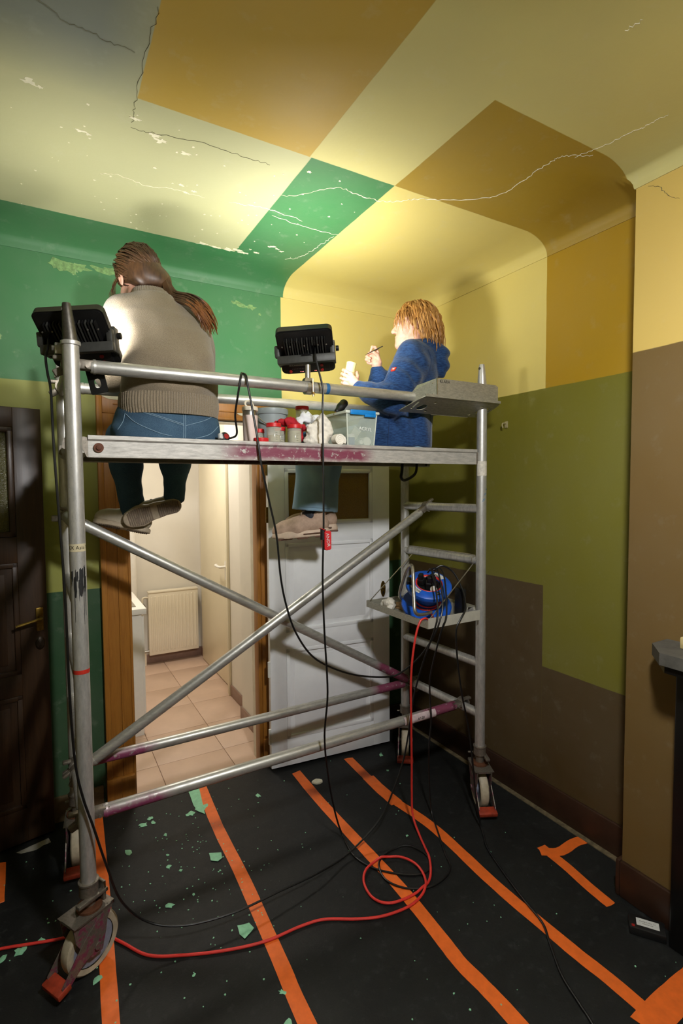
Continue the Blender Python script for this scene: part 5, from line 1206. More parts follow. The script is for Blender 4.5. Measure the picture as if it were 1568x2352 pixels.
# sweater
SW = [(1.958, .452, 2.168, .182, .140), (2.03, .453, 2.166, .184, .142), (2.06, .454, 2.162, .190, .146), (2.10, .455, 2.158, .184, .142), (2.20, .447, 2.172, .180, .134), (2.29, .436, 2.198, .184, .124), (2.36, .427, 2.232, .170, .110), (2.41, .423, 2.258, .125, .092), (2.445, .421, 2.275, .078, .072)]
f = Field((.13, 1.95, 1.94), (.78, 2.66, 2.52), .0055)
f.loft(SW, 0, .03)
f.chain([(.290, 2.255, 2.368), (.268, 2.285, 2.25), (.258, 2.315, 2.13), (.262, 2.44, 2.16), (.274, 2.55, 2.205)], [.062, .060, .056, .048, .036], .045)
f.chain([(.560, 2.258, 2.368), (.594, 2.28, 2.28), (.612, 2.315, 2.20), (.575, 2.46, 2.255), (.522, 2.585, 2.31)], [.062, .062, .058, .048, .036], .045)
f.cone((.30, 2.24, 2.37), (.40, 2.24, 2.40), .05, .06, .05); f.cone((.55, 2.24, 2.37), (.45, 2.24, 2.40), .05, .06, .05)
f.cone((.422, 2.27, 2.43), (.40, 2.315, 2.52), .048, .050, .0, 1)      # neck opening
for p, a, fr_, am, rd in (((.28, 2.24, 2.30), (1, 0, .6), 75, .006, .06), ((.30, 2.22, 2.18), (1, -.2, .9), 70, .006, .07), ((.59, 2.24, 2.25), (1, 0, -.8), 70, .006, .07), ((.57, 2.20, 2.34), (1, .2, -.3), 60, .005, .06), ((.50, 2.06, 2.16), (.8, 0, .6), 42, .005, .10), ((.40, 2.06, 2.09), (.3, 0, 1), 60, .005, .10), ((.55, 2.07, 2.10), (-.4, 0, 1), 60, .005, .09), ((.255, 2.30, 2.13), (.2, .6, 1), 90, .006, .05), ((.34, 2.07, 2.28), (1, 0, .3), 40, .004, .08)): f.fold(p, a, fr_, am*1.6, rd)
f.wobble(.0035, (14, 14, 14), 4)
sweater = np_mesh('sweater', [f.mesh(2)], m_knit, w1)
ribbed('ribbed_hem', SW, 1.944+.012, 2.036, 0, 96, .0035, .004, m_knit, sweater)
CS = [(2.435, .421, 2.268, .088, .080), (2.465, .418, 2.282, .074, .070), (2.487, .414, 2.293, .066, .064)]
ribbed('ribbed_collar', CS, 2.437, 2.487, 0, 44, .0035, .003, m_knit, sweater, 2.0, 5)
# jeans
f = Field((.16, 1.98, 1.55), (.74, 2.66, 2.03), .006)
f.loft([(1.85, .443, 2.185, .205, .150), (1.90, .443, 2.182, .207, .152), (1.955, .446, 2.178, .192, .142), (2.005, .45, 2.172, .172, .128)], 0, .03, 2.4)
f.chain([(.35, 2.2, 1.935), (.328, 2.55, 1.905), (.330, 2.53, 1.78), (.350, 2.495, 1.555)], [.088, .066, .060, .050], .05)
f.chain([(.535, 2.2, 1.935), (.552, 2.55, 1.905), (.545, 2.52, 1.80), (.522, 2.455, 1.625)], [.088, .066, .060, .047], .05)
for p, a, fr_, am, rd in (((.33, 2.50, 1.80), (.3, 0, 1), 90, .004, .06), ((.35, 2.47, 1.64), (.2, 0, 1), 110, .005, .05), ((.53, 2.46, 1.72), (-.3, 0, 1), 110, .005, .05), ((.25, 2.15, 1.92), (.7, 0, 1), 70, .004, .06)): f.fold(p, a, fr_, am, rd)
f.wobble(.003, (16, 16, 16), 9); f.cut(deck_clip(2.347)); f.cut(lambda x, y, z: z-(1.545+.5*np.maximum(x-.43, 0)+.0*y))
jeans = np_mesh('jeans', [f.mesh(1)], m_jean1, w1)
tj = bvh(jeans); DY = (0, 1, 0)
for pts in ([(.475, 1.9, 1.975), (.474, 1.9, 1.92), (.472, 1.9, 1.865)], [(.482, 1.9, 1.975), (.481, 1.9, 1.92), (.479, 1.9, 1.865)], [(.31, 1.9, 1.965), (.38, 1.9, 1.940), (.474, 1.9, 1.912)], [(.31, 1.9, 1.970), (.38, 1.9, 1.945), (.474, 1.9, 1.917)], [(.482, 1.9, 1.912), (.56, 1.9, 1.938), (.62, 1.9, 1.972)],
            [(.275, 1.9, 1.955), (.268, 1.9, 1.925), (.25, 1.9, 1.895)], [(.275, 1.9, 1.955), (.31, 1.9, 1.915), (.38, 1.9, 1.882), (.43, 1.9, 1.87)], [(.52, 1.9, 1.865), (.58, 1.9, 1.885), (.63, 1.9, 1.925)]):
    seam(tj, pts, DY, m_thread, jeans, .0014)
MS = [m_canvas, m_solew, m_solel, simple('cream_laces', (206, 198, 180), .8)]
shoe(w1, (.420, 2.500, 1.462), (.182, 2.520, 1.522), (.24, .18, .95), MS)
shoe(w1, (.545, 2.412, 1.600), (.300, 2.440, 1.528), (-.12, .98, .20), MS)
# hair: cap, combed locks, ponytail
f = Field((.22, 2.18, 2.40), (.54, 2.52, 2.70), .005); Rh = np.array(HM.to_3x3()); g = lambda *p: tuple(HM @ V(p))
f.ell(g(0, -.016, .036), (.084, .103, .092), Rh, .01); f.ell(g(.01, -.065, -.02), (.072, .05, .07), Rh, .03); f.ell(g(.05, -.075, -.045), (.05, .04, .045), Rh, .03)
f.cone(g(.0, .10, -.02), g(0, .16, -.05), .075, .07, .02, 1); f.cone(g(-.09, .015, -.03), g(-.05, .02, -.12), .026, .03, .01, 1); f.cone(g(.09, .03, -.03), g(.05, .03, -.12), .026, .03, .01, 1)
hair1 = np_mesh('hair', [f.mesh(1)], m_hair1, w1)
g1 = random.Random(5); roots = []
while len(roots) < 420:
    a, b = g1.uniform(0, 2*PI), math.acos(g1.uniform(-.35, 1)); x, y, z = .083*math.sin(b)*math.cos(a), -.014+.102*math.sin(b)*math.sin(a), .036+.090*math.cos(b)
    if y > .06 and z < .05: continue
    if abs(x) > .06 and z < -.0 and y > -.02: continue
    roots.append((x, y, z))
KN = V((.055, -.105, -.055))
def comb1(p):
    d = KN-p; return (d.x, d.y-.02, d.z)
mb = MB()
for x, y, z in roots:
    p = V((x, y, z)); q = [p]; c0 = V((0, -.016, .036)); n = 9; off = g1.uniform(.0, .006)
    for k in range(1, n+1):
        t_ = k/n; l = p.lerp(KN, t_)-c0; e = math.sqrt((l.x/(.084+off))**2+(l.y/(.103+off))**2+(l.z/(.092+off))**2)
        w_ = c0+l/e if e < 1 else c0+l
        q.append(w_+V((g1.gauss(0, .0015), g1.gauss(0, .0015), g1.gauss(0, .0015))))
    mb.tube([HM @ v for v in q], [.0026]*n+[.002], 5)
mb.build('hair_locks', m_hair1, hair1, 60)
kn = HM @ KN
mb = MB(); mb2 = MB()
spine = [kn, V((.485, 2.222, 2.462)), V((.535, 2.165, 2.432)), V((.575, 2.135, 2.395)), V((.603, 2.128, 2.350)), V((.612, 2.130, 2.318))]
for k in range(90):
    a, r = g1.uniform(0, 2*PI), math.sqrt(g1.random()); w_ = [.018, .022, .025, .025, .018, .008]; of = V((g1.gauss(0, .003), 0, g1.gauss(0, .003))); end = g1.choice((5, 6, 6, 6))
    q = [s_+V((math.cos(a)*r*w_[i]*.75, math.sin(a)*r*w_[i]*.55, math.sin(a+.6)*r*w_[i]))+of*i for i, s_ in enumerate(spine)][:end]
    c = catmull(q, 5); m = len(c); i0 = int(m*.55)
    mb.tube(c[:i0+1], [.0034]*(i0+1), 5); mb2.tube(c[i0:], [.0034*(1-.8*(i/(m-i0))**2) for i in range(m-i0)], 5)
mb.build('ponytail', m_hair1, hair1, 60); mb2.build('ponytail_end', m_hair1t, hair1, 60)
mb = MB()
for k in range(16):     # loose wisps by the ear
    p0 = HM @ V((-.078+g1.gauss(0, .004), .03+g1.gauss(0, .012), .01)); mb.tube(catmull([p0, p0+V((-.012, .005, -.03)), p0+V((-.014+g1.gauss(0, .006), .004, -.065)), p0+V((-.006+g1.gauss(0, .008), .002, -.10))], 4), .0009, 4)
mb.build('wisps', m_hair1, hair1, 60)
mb = MB(); mb.tube([(.478, 2.735, 2.343), (.462, 2.64, 2.372), (.452, 2.58, 2.39)], [.0022, .003, .002], 8); b1 = thing('paint_brush', 'slim brush held by the painter in the beige sweater', 'brush', (.465, 2.66, 2.36)); mb.build('handle', m_blk, b1); MB().tube([(.478, 2.735, 2.343), (.482, 2.765, 2.334)], [.003, .0008], 8).build('bristles', m_hair1, b1)

for o in (w1, b1): o.location = o.location+V((0, .005, 0))
# ================================================================ painter in the blue jacket, in profile
w2 = thing('person', 'person in a blue melange hooded jacket sitting sideways with brush and cup', 'person', (1.62, 2.16, DT))
FH = V((-.84, .54, .02)); HM2 = frame((1.683, 2.155, 2.508), V((.54, .84, 0)), V((.06, -.02, 1)))
RT = math.atan2(.72, .69)
f = Field((1.0, 1.94, 1.38), (1.95, 2.66, 2.66), .008)
f.loft([(1.88, 1.62, 2.166, .15, .12), (2.05, 1.628, 2.166, .13, .11), (2.25, 1.665, 2.158, .14, .10), (2.36, 1.69, 2.15, .11, .08)], RT, .04)
AL = [(1.575, 2.055, 2.31), (1.458, 2.05, 2.075), (1.366, 2.222, 2.183)]; AR = [(1.78, 2.285, 2.34), (1.63, 2.395, 2.175), (1.582, 2.366, 2.318)]
for A in (AL, AR): f.chain(A, [.05, .042, .027], .03)
for hp, kn_, an in (((1.555, 2.11, 1.935), (1.245, 2.44, 1.885), (1.185, 2.44, 1.46)), ((1.684, 2.23, 1.935), (1.375, 2.52, 1.885), (1.30, 2.50, 1.48))): f.chain([hp, kn_, an], [.075, .052, .034], .03)
f.cone((1.70, 2.148, 2.36), (1.69, 2.152, 2.45), .056, .054, .03); f.cut(deck_clip(2.347)); parts = [f.mesh(1)]
f = Field((1.53, 2.02, 2.33), (1.82, 2.31, 2.64), .004); head(f, HM2, .004); f.cone((1.70, 2.148, 2.36), (1.69, 2.152, 2.45), .056, .054, .02); parts.append(f.mesh(1))
f = Field((1.27, 2.16, 2.13), (1.43, 2.35, 2.33), .0025)      # left hand round the cup
f.cone((1.372, 2.214, 2.168), (1.352, 2.226, 2.203), .024, .025, .012)
f.cone((1.352, 2.228, 2.203), (1.340, 2.236, 2.240), .017, .013, .012); f.cone((1.350, 2.228, 2.198), (1.3325, 2.236, 2.212), .019, .014, .012); f.cone((1.356, 2.228, 2.188), (1.339, 2.236, 2.193), .016, .012, .012)
for q in ([(1.3384, 2.2348, 2.2455), (1.3156, 2.251, 2.259), (1.3196, 2.2793, 2.2693), (1.3473, 2.3065, 2.2821)], [(1.3306, 2.2346, 2.2256), (1.3073, 2.2499, 2.2389), (1.3123, 2.28, 2.2494), (1.3409, 2.3085, 2.2602)], [(1.3305, 2.2347, 2.2065), (1.3029, 2.2511, 2.2175), (1.3078, 2.2812, 2.2277), (1.3353, 2.3085, 2.2357)], [(1.3387, 2.236, 2.1905), (1.31, 2.2551, 2.1976), (1.3147, 2.2805, 2.2046), (1.3393, 2.304, 2.2133)]): finger(f, q, .0092)
finger(f, [(1.3681, 2.2303, 2.2029), (1.3834, 2.2467, 2.2373), (1.394, 2.270, 2.2636)], .0105); parts.append(f.mesh(1))
f = Field((1.48, 2.28, 2.28), (1.64, 2.43, 2.46), .0025)      # right hand with the brush
f.cone((1.582, 2.365, 2.310), (1.578, 2.360, 2.345), .025, .028, .012); f.cone((1.577, 2.358, 2.350), (1.574, 2.352, 2.393), .023, .016, .014); f.cone((1.572, 2.366, 2.352), (1.567, 2.366, 2.386), .020, .015, .014)
for q in ([(1.5762, 2.3459, 2.4057), (1.5593, 2.3454, 2.4286), (1.542, 2.3484, 2.4294), (1.5315, 2.3460, 2.4075)], [(1.5687, 2.364, 2.4043), (1.5451, 2.3832, 2.4034), (1.5268, 2.3808, 2.3824), (1.5372, 2.3627, 2.3704)], [(1.569, 2.3687, 2.3892), (1.5432, 2.389, 2.3861), (1.527, 2.3856, 2.3673), (1.5363, 2.3657, 2.355)], [(1.5733, 2.3711, 2.3741), (1.5504, 2.3873, 2.3681), (1.5374, 2.3846, 2.3522), (1.5458, 2.3677, 2.3427)]): finger(f, q, .0088)
finger(f, [(1.5857, 2.3396, 2.3527), (1.5657, 2.3346, 2.3859), (1.5425, 2.3345, 2.3975)], .0105); parts.append(f.mesh(1))
np_mesh('body', parts, m_skin, w2)
for s in (-1, 1):
    e = MB().sphere((0, 0, 0), .0118, 14, 10, HM2 @ Matrix.Translation((s*.031, .082, 0))).build('eye', m_eye, w2); MB().sphere((0, 0, 0), .0052, 12, 8, HM2 @ Matrix.Translation((s*.031, .0895, 0))).build('iris', simple('iris', (70, 90, 100), .2), e)
m_brow = simple('brow_hair', (150, 100, 56), .7)
for s in (-1, 1): MB().tube([HM2 @ V(q) for q in ((s*.012, .098, .022), (s*.030, .094, .029), (s*.048, .078, .024))], [.003, .003, .0012], 6).build('eyebrow', m_brow, w2)
# jacket with hood
JK = [(1.872, 1.612, 2.166, .168, .148), (1.95, 1.618, 2.166, .168, .150), (2.05, 1.627, 2.166, .165, .142), (2.15, 1.645, 2.163, .168, .136), (2.25, 1.667, 2.158, .175, .128), (2.32, 1.683, 2.153, .160, .115), (2.37, 1.695, 2.149, .118, .098), (2.395, 1.700, 2.148, .090, .085)]
f = Field((1.30, 1.92, 1.855), (1.97, 2.50, 2.46), .0055)
f.loft(JK, RT, .03)
f.chain([(1.590, 2.065, 2.325), (1.515, 2.045, 2.20), (1.462, 2.045, 2.085), (1.405, 2.14, 2.135), (1.372, 2.205, 2.170)], [.072, .070, .062, .050, .037], .045)
f.chain([(1.775, 2.275, 2.33), (1.70, 2.34, 2.25), (1.63, 2.392, 2.175), (1.60, 2.38, 2.25), (1.584, 2.367, 2.308)], [.070, .064, .056, .046, .035], .045)
f.cone((1.60, 2.07, 2.33), (1.67, 2.13, 2.36), .06, .06, .05); f.cone((1.765, 2.26, 2.33), (1.72, 2.18, 2.36), .06, .06, .05)
f.cone((1.59, 2.13, 1.955), (1.462, 2.20, 1.950), .125, .100, .05)
# hood: rolled rim round the neck and the fallen sack on the back
ring = []
for k in range(13):
    a = PI*2*k/12; cx, cy = 1.702+.5*.0, 2.148; u, v = .082*math.cos(a), .086*math.sin(a); ring.append((cx+u*.69-v*.72, cy+u*.72+v*.69, 2.392+.018*(-math.sin(a))))
f.chain(ring, [.020]*13, .02)
f.chain([(1.735, 2.09, 2.385), (1.775, 2.075, 2.35), (1.79, 2.075, 2.29)], [.040, .044, .034], .03); f.chain([(1.765, 2.13, 2.385), (1.80, 2.10, 2.345), (1.803, 2.09, 2.29)], [.036, .042, .032], .03); f.cone((1.785, 2.08, 2.29), (1.802, 2.075, 2.25), .034, .010, .02)
f.cone((1.703, 2.148, 2.38), (1.69, 2.155, 2.52), .062, .066, .004, 1)
for p, a, fr_, am, rd in (((1.44, 2.02, 2.10), (.4, .2, 1), 95, .007, .06), ((1.50, 2.00, 2.19), (.8, .2, .8), 80, .006, .07), ((1.41, 2.12, 2.13), (1, -.6, .3), 100, .006, .05), ((1.60, 2.02, 2.17), (.9, -.5, -.7), 70, .008, .08), ((1.55, 2.04, 2.0), (.8, -.5, .35), 60, .007, .10), ((1.66, 2.02, 1.96), (.7, -.5, .2), 55, .006, .10), ((1.50, 2.12, 1.96), (.6, -.3, .9), 70, .006, .08), ((1.62, 1.99, 2.32), (.6, -.4, .8), 70, .005, .06), ((1.80, 2.07, 2.33), (.3, -.3, 1), 90, .006, .06), ((1.61, 2.38, 2.2), (.2, .2, 1), 95, .005, .06)): f.fold(p, a, fr_, am*1.9, rd)
f.wobble(.004, (16, 16, 16), 14); f.cut(lambda x, y, z: z-1.862+0*x)
jacket = np_mesh('jacket', [f.mesh(2)], m_jack, w2); tjk = bvh(jacket)
CD = V((.56, .80, .18)).normalized(); m_seam = simple('jacket_seam', (26, 52, 92), .8)
def js(pts, r=.0018): seam(tjk, [V(p) for p in pts], CD, m_seam, jacket, r)
js([(1.675, 2.04, 2.36), (1.665, 2.0, 2.30), (1.63, 1.98, 2.22), (1.60, 2.0, 2.16), (1.585, 2.0, 2.10)]); js([(1.665, 2.0, 2.04), (1.66, 2.0, 1.96), (1.655, 2.0, 1.88)], .0014); js([(1.48, 2.1, 2.03), (1.475, 2.1, 1.95), (1.47, 2.1, 1.885)])
# red sleeve badge with a small white emblem
hit = tjk.ray_cast(V((0, 0, 1.68)), (V((1.4491, 2.0186, 2.2353))-V((0, 0, 1.68))).normalized())
if hit[0] is not None:
    nb = hit[1].normalized(); nb = nb if nb.dot(V((0, 0, 1.68))-hit[0]) > 0 else -nb
    xa = V((0, 0, 1)).cross(nb).normalized(); ya = nb.cross(xa); o_ = hit[0]+nb*.002
    MBd = Matrix(((xa.x, ya.x, nb.x, o_.x), (xa.y, ya.y, nb.y, o_.y), (xa.z, ya.z, nb.z, o_.z), (0, 0, 0, 1)))
    bd = MB().prism(rrect(-.012, -.012, .012, .012, .002), -.004, .0012, MBd).build('badge', simple('red_badge', (214, 58, 40), .6), jacket)
    MB().prism([(0, -.008), (.003, -.003), (.0065, .001), (.006, .005), (.003, .0065), (0, .0045), (-.003, .0065), (-.006, .005), (-.0065, .001), (-.003, -.003)], .001, .0018, MBd).build('emblem', m_print, bd)
# jeans
f = Field((1.02, 1.96, 1.44), (1.86, 2.68, 2.0), .0065)
f.loft([(1.85, 1.62, 2.166, .165, .14), (1.95, 1.622, 2.166, .16, .13), (1.99, 1.622, 2.166, .14, .12)], RT, .03)
f.chain([(1.555, 2.11, 1.94), (1.255, 2.445, 1.895), (1.235, 2.452, 1.80), (1.200, 2.445, 1.54)], [.085, .066, .086, .096], .05)
f.chain([(1.684, 2.23, 1.94), (1.375, 2.525, 1.895), (1.35, 2.53, 1.80), (1.315, 2.515, 1.55)], [.085, .066, .080, .086], .04)
for p, a, fr_, am, rd in (((1.20, 2.37, 1.68), (1, .3, .25), 60, .007, .09), ((1.25, 2.38, 1.60), (1, -.4, .1), 55, .007, .08), ((1.33, 2.45, 1.72), (.8, -.3, .5), 60, .006, .08), ((1.24, 2.38, 1.80), (.4, 0, 1), 70, .005, .07)): f.fold(p, a, fr_, am, rd)
f.wobble(.004, (14, 14, 9), 21); f.cut(deck_clip(2.347)); f.cut(lambda x, y, z: z-(1.545-.10*(x-1.2))+.0*y)
for a_, b_ in (((1.195, 2.445, 1.56), (1.19, 2.445, 1.45)), ((1.31, 2.515, 1.56), (1.30, 2.51, 1.45))): f.cone(a_, b_, .078, .082, 0, 1)
jeans2 = np_mesh('jeans', [f.mesh(1)], m_jean2, w2); tj2 = bvh(jeans2)
seam(tj2, [V((1.11, 2.36, 1.572)), V((1.17, 2.36, 1.566)), V((1.24, 2.36, 1.560)), V((1.28, 2.36, 1.556))], V((.45, .88, -.05)).normalized(), m_thread, jeans2, .0014)
m_sock = simple('dark_ribbed_sock', (40, 44, 52), .9, 0, .3, 120, .4, 300, None, (1, 1, .2))
f = Field((1.10, 2.36, 1.36), (1.36, 2.58, 1.62), .005); f.chain([(1.192, 2.443, 1.60), (1.205, 2.432, 1.50), (1.215, 2.428, 1.455)], [.044, .042, .042], .02); np_mesh('sock', [f.mesh(1)], m_sock, w2)
MS2 = [simple('beige_mesh_runner', (178, 150, 128), .75, 0, .14, 60), simple('pale_foam_sole', (206, 182, 158), .6, 0, .08, 40), simple('brown_outsole', (104, 72, 56), .7), simple('pale_laces', (212, 196, 176), .8)]
shoe(w2, (1.288, 2.372, 1.418), (1.012, 2.512, 1.390), (.06, .05, 1), MS2, 'run', .9)
f = Field((1.22, 2.44, 1.36), (1.42, 2.62, 1.62), .006); f.chain([(1.31, 2.515, 1.60), (1.322, 2.508, 1.47)], [.044, .042], .02); np_mesh('sock', [f.mesh(1)], m_sock, w2)
shoe(w2, (1.385, 2.465, 1.430), (1.115, 2.60, 1.425), (.06, .05, 1), MS2, 'run', .9)
# hair: wavy, chin length, tousled
f = Field((1.54, 2.0, 2.36), (1.86, 2.32, 2.66), .005); Rh = np.array(HM2.to_3x3()); g = lambda *p: tuple(HM2 @ V(p))
f.ell(g(0, -.018, .036), (.084, .101, .090), Rh, .01); f.ell(g(0, -.06, -.03), (.074, .055, .085), Rh, .03)
f.cone(g(0, .09, -.03), g(0, .2, -.06), .078, .08, .02, 1); f.cone(g(-.10, .04, -.04), g(-.06, .05, -.12), .045, .05, .01, 1); f.cone(g(.10, .04, -.04), g(.06, .05, -.12), .045, .05, .01, 1); f.ell(g(-.085, -.002, -.012), (.02, .017, .026), Rh, .004, 1)
f.wobble(.008, (60, 60, 30), 3); hair2 = np_mesh('hair', [f.mesh(1)], m_hair2, w2)
g2 = random.Random(11); roots = []
while len(roots) < 430:
    a, b = g2.uniform(0, 2*PI), math.acos(g2.uniform(-.45, 1)); x, y, z = .083*math.sin(b)*math.cos(a), -.018+.10*math.sin(b)*math.sin(a), .036+.088*math.cos(b)
    if y > .055 and z < .06: continue
    if abs(x) > .045 and z < .03 and y > -.035: continue
    if y > .03 and z < .075: continue
    roots.append((x, y, z))
def comb2(p):
    if p.y > .035 and p.z > .05: return (p.x*6+(.2 if p.x > 0 else -.5), .35, -.6)          # fringe falls to the side
    return (p.x*2.0, -.22+p.y*1.0, -.9)
strands(roots, comb2, HM2, (.084, .101, .090), 13, .150, 1.05, .0032, m_hair2, hair2, 'hair_locks', 8, .75)
# cup and brush in hand
ca_, cb_ = V((1.3650, 2.2720, 2.3075)), V((1.3460, 2.2760, 2.2160)); MC = Matrix.Translation(cb_) @ (ca_-cb_).to_track_quat('Z', 'Y').to_matrix().to_4x4(); hC = (ca_-cb_).length
m_cup = simple('pale_yellow_plastic', (240, 226, 150), .45, 0, .06, 30)
cp = thing('paint_cup', 'small pale yellow paint cup with dark specks held in a hand', 'cup', tuple(cb_))
MB().lathe([(0, 0), (.021, 0), (.0245, .01), (.0255, hC-.004), (.0265, hC), (.0245, hC), (.0235, .012), (0, .01)], MC, 32).build('cup_body', m_cup, cp)
MB().lathe([(0, hC-.022), (.0238, hC-.022)], MC, 24).build('paint', simple('wet_yellow_paint', (222, 196, 96), .2), cp)
mb = MB(); gq = random.Random(2)
for k in range(16):
    a, z, s_ = gq.uniform(0, 2*PI), gq.uniform(.03, hC-.008), gq.uniform(.0008, .002); r = .0260
    mb.add([MC @ V((r*math.cos(a+q), r*math.sin(a+q), z+w_)) for q, w_ in ((-.05, -s_*2), (.03, -s_), (.06, s_*2.5), (-.02, s_))], [(0, 1, 2, 3)])
mb.build('paint_speck', simple('dried_dark_paint', (70, 64, 40), .7), cp, 0)
pb = thing('paint_brush', 'thin black artist brush pinched in the hand of the jacketed painter', 'brush', (1.53, 2.336, 2.40))
MB().tube([(1.5130, 2.3478, 2.390), (1.545, 2.3265, 2.408), (1.5807, 2.3032, 2.4281)], [.0022, .003, .0024], 8).build('handle', m_blk, pb); MB().tube([(1.5130, 2.3478, 2.390), (1.5000, 2.3560, 2.3825)], [.0022, .0006], 8).build('bristles', m_hair1, pb)
for o in (w2, cp, pb): o.location = o.location+V((.035, .06, 0))
# ================================================================ things standing on the deck
def clear(name, rgb, alpha, rough=.12):
    t = NT(name); n = t.noise(40, 3, .6, t.objc()); t.b.inputs['Alpha'].default_value = alpha
    return t.done(t.mix(n, lin(rgb), tuple(min(1, x*1.2) for x in lin(rgb)[:3])+(1,)), rough, 0, .6)
m_clear = clear('clear_jar_plastic', (206, 206, 190), .30); m_box = clear('frosted_box_plastic', (196, 208, 196), .34, .25); m_boxe = clear('box_edge_plastic', (222, 228, 214), .75, .3)
m_redl = simple('red_screw_lid', (196, 30, 34), .4, 0, .08, 30); m_liq = clear('murky_brush_water', (168, 158, 120), .7)
DK = DT-.002
def jar(label, x, y, r, h, liq, z=DK, lidh=.016):
    j = bpy.data.objects.new('jar', None); COL.objects.link(j); j.location = (x, y, z); tag(j, label, 'jar', 'red-lidded jars on the deck')
    MB().lathe([(0, 0), (r*.92, 0), (r*.96, .004), (r*.96, h-lidh-.002), (r*.86, h-lidh), (r*.86, h-.004), (r*.83, h-.004), (r*.83, h-lidh-.002), (r*.92, h-lidh-.006), (r*.92, .004), (0, .003)], None, 32).build('glass', m_clear, j)
    MB().lathe([(0, .004), (r*.91, .004), (r*.91, liq), (0, liq)], None, 28).build('contents', m_liq, j)
    mb = MB(); n = 56; pr = []
    for z0, rr in ((h-lidh, r), (h-.002, r), (h, r*.94)): pr.append((rr, z0))
    vs = []; fs = []
    for i, (rr, z0) in enumerate(pr):
        for k in range(n): q = rr*(1+(.012 if (k % 2 and i < 2) else 0)); vs.append((q*math.cos(2*PI*k/n), q*math.sin(2*PI*k/n), z0))
    for i in range(2):
        for k in range(n): fs.append((i*n+k, i*n+(k+1) % n, (i+1)*n+(k+1) % n, (i+1)*n+k))
    fs += [tuple(2*n+k for k in range(n)), tuple(range(n-1, -1, -1))]
    mb.add(vs, fs).build('lid', m_redl, j, 25)
    for k in range(4): MB().box((-.004, -r*.975, .012+k*.009), (.004, -r*.955, .0128+k*.009)).build('scale_mark', m_ink, j)
    return j
jar('red-lidded clear jar with a little water, next to the loose lid', .826, 1.998, .0305, .080, .030)
jar('red-lidded jar of cloudy water in front of the red cloth', .922, 2.005, .0305, .080, .052)
jar('narrow red-lidded jar squeezed between two wider jars', .886, 2.075, .024, .074, .02)
jar('small dark red-lidded jar in front of the grey bucket', .792, 2.075, .022, .062, .03)
jar('small red-lidded jar touching the bucket and a wider jar', .812, 2.125, .020, .066, .02)
jar('tall red-lidded jar behind the white tissue', 1.052, 2.20, .031, .190, .05)
mb = MB(); mb.lathe([(0, .0), (.030, 0), (.0305, .002), (.0305, .014), (.028, .016), (.027, .012), (0, .012)], Matrix.Translation((.764, 1.980, DK)), 40); tag(mb.build('screw_cap', m_redl), 'loose red screw cap lying flat at the deck edge', 'cap')
# tumbler
tb = thing('tumbler', 'pale pink insulated tumbler with steel band and cream lid', 'tumbler', (.745, 2.05, DK))
Mt_ = Matrix.Translation((.745, 2.05, DK))
MB().lathe([(0, 0), (.026, 0), (.0285, .006), (.0305, .10), (.0305, .112)], Mt_, 32).build('body', simple('pale_pink_coating', (222, 202, 192), .5, 0, .05), tb)
MB().lathe([(.0302, .112), (.0302, .130), (.029, .132)], Mt_, 32).build('steel_band', m_steel, tb)
lid_ = MB().lathe([(.029, .130), (.0325, .131), (.0325, .143), (.030, .147), (0, .148)], Mt_, 32).build('lid', simple('cream_plastic', (216, 206, 184), .5), tb)
MB().tube(catmull([(.730, 2.045, DK+.145), (.722, 2.045, DK+.160), (.735, 2.048, DK+.172), (.752, 2.05, DK+.165), (.760, 2.05, DK+.146)], 5), .0045, 8).build('carry_loop', bpy.data.materials['cream_plastic'], lid_)
# bucket
bk = thing('bucket', 'small grey plastic bucket with wire handle behind the jars', 'bucket', (.905, 2.215, DK)); Mb_ = Matrix.Translation((.905, 2.215, DK))
m_buck = simple('grey_bucket_plastic', (150, 160, 160), .4, 0, .06)
MB().lathe([(0, 0), (.056, 0), (.059, .004), (.069, .142), (.074, .143), (.0765, .150), (.076, .166), (.072, .169), (.067, .164), (.066, .145), (.057, .008), (0, .006)], Mb_, 48).build('pail', m_buck, bk)
MB().tube(catmull([(.832, 2.21, DK+.145), (.838, 2.17, DK+.115), (.87, 2.152, DK+.09), (.93, 2.150, DK+.08), (.972, 2.17, DK+.105), (.980, 2.21, DK+.145)], 8), .0022, 8).build('wire_handle', m_zinc, bk)
# cloths
def cloth(name, label, pts, rs, mat, seed, amp=.010, fr=60, h=.004, zf=None):
    P = np.array(pts); m = max(rs)+.04; f = Field(P.min(0)-m, P.max(0)+m, h)
    for i in range(len(pts)-1): f.cone(pts[i], pts[i+1], rs[i], rs[i+1], .02)
    f.wobble(amp, (fr, fr, fr), seed, 8); f.wobble(amp*.4, (fr*2.2,)*3, seed+1, 8); f.cut(lambda x, y, z: z-(DT if zf is None else zf)+.0005+0*x)
    return tag(np_mesh(name, [f.mesh(1)], mat), label, 'cloth')
m_white = simple('white_cotton', (228, 222, 208), .9, 0, .06, 60, .4, 150); m_redcl = simple('dark_red_cloth', (168, 20, 34), .85, 0, .2, 40, .3, 150)
cloth('red_cloth', 'crumpled dark red cloth lying over the jars', [(.892, 2.085, 1.952), (.935, 2.08, 1.950), (.972, 2.082, 1.925), (.988, 2.07, 1.89)], [.014, .020, .022, .014], m_redcl, 3, .012, 70)
cloth('paper_tissue', 'crumpled white paper tissue above the red cloth', [(1.0, 2.13, 1.955), (1.035, 2.13, 1.985), (1.085, 2.13, 1.975), (1.06, 2.13, 1.958)], [.016, .022, .016, .018], simple('white_tissue', (238, 240, 244), .9, 0, .03), 8, .014, 80)
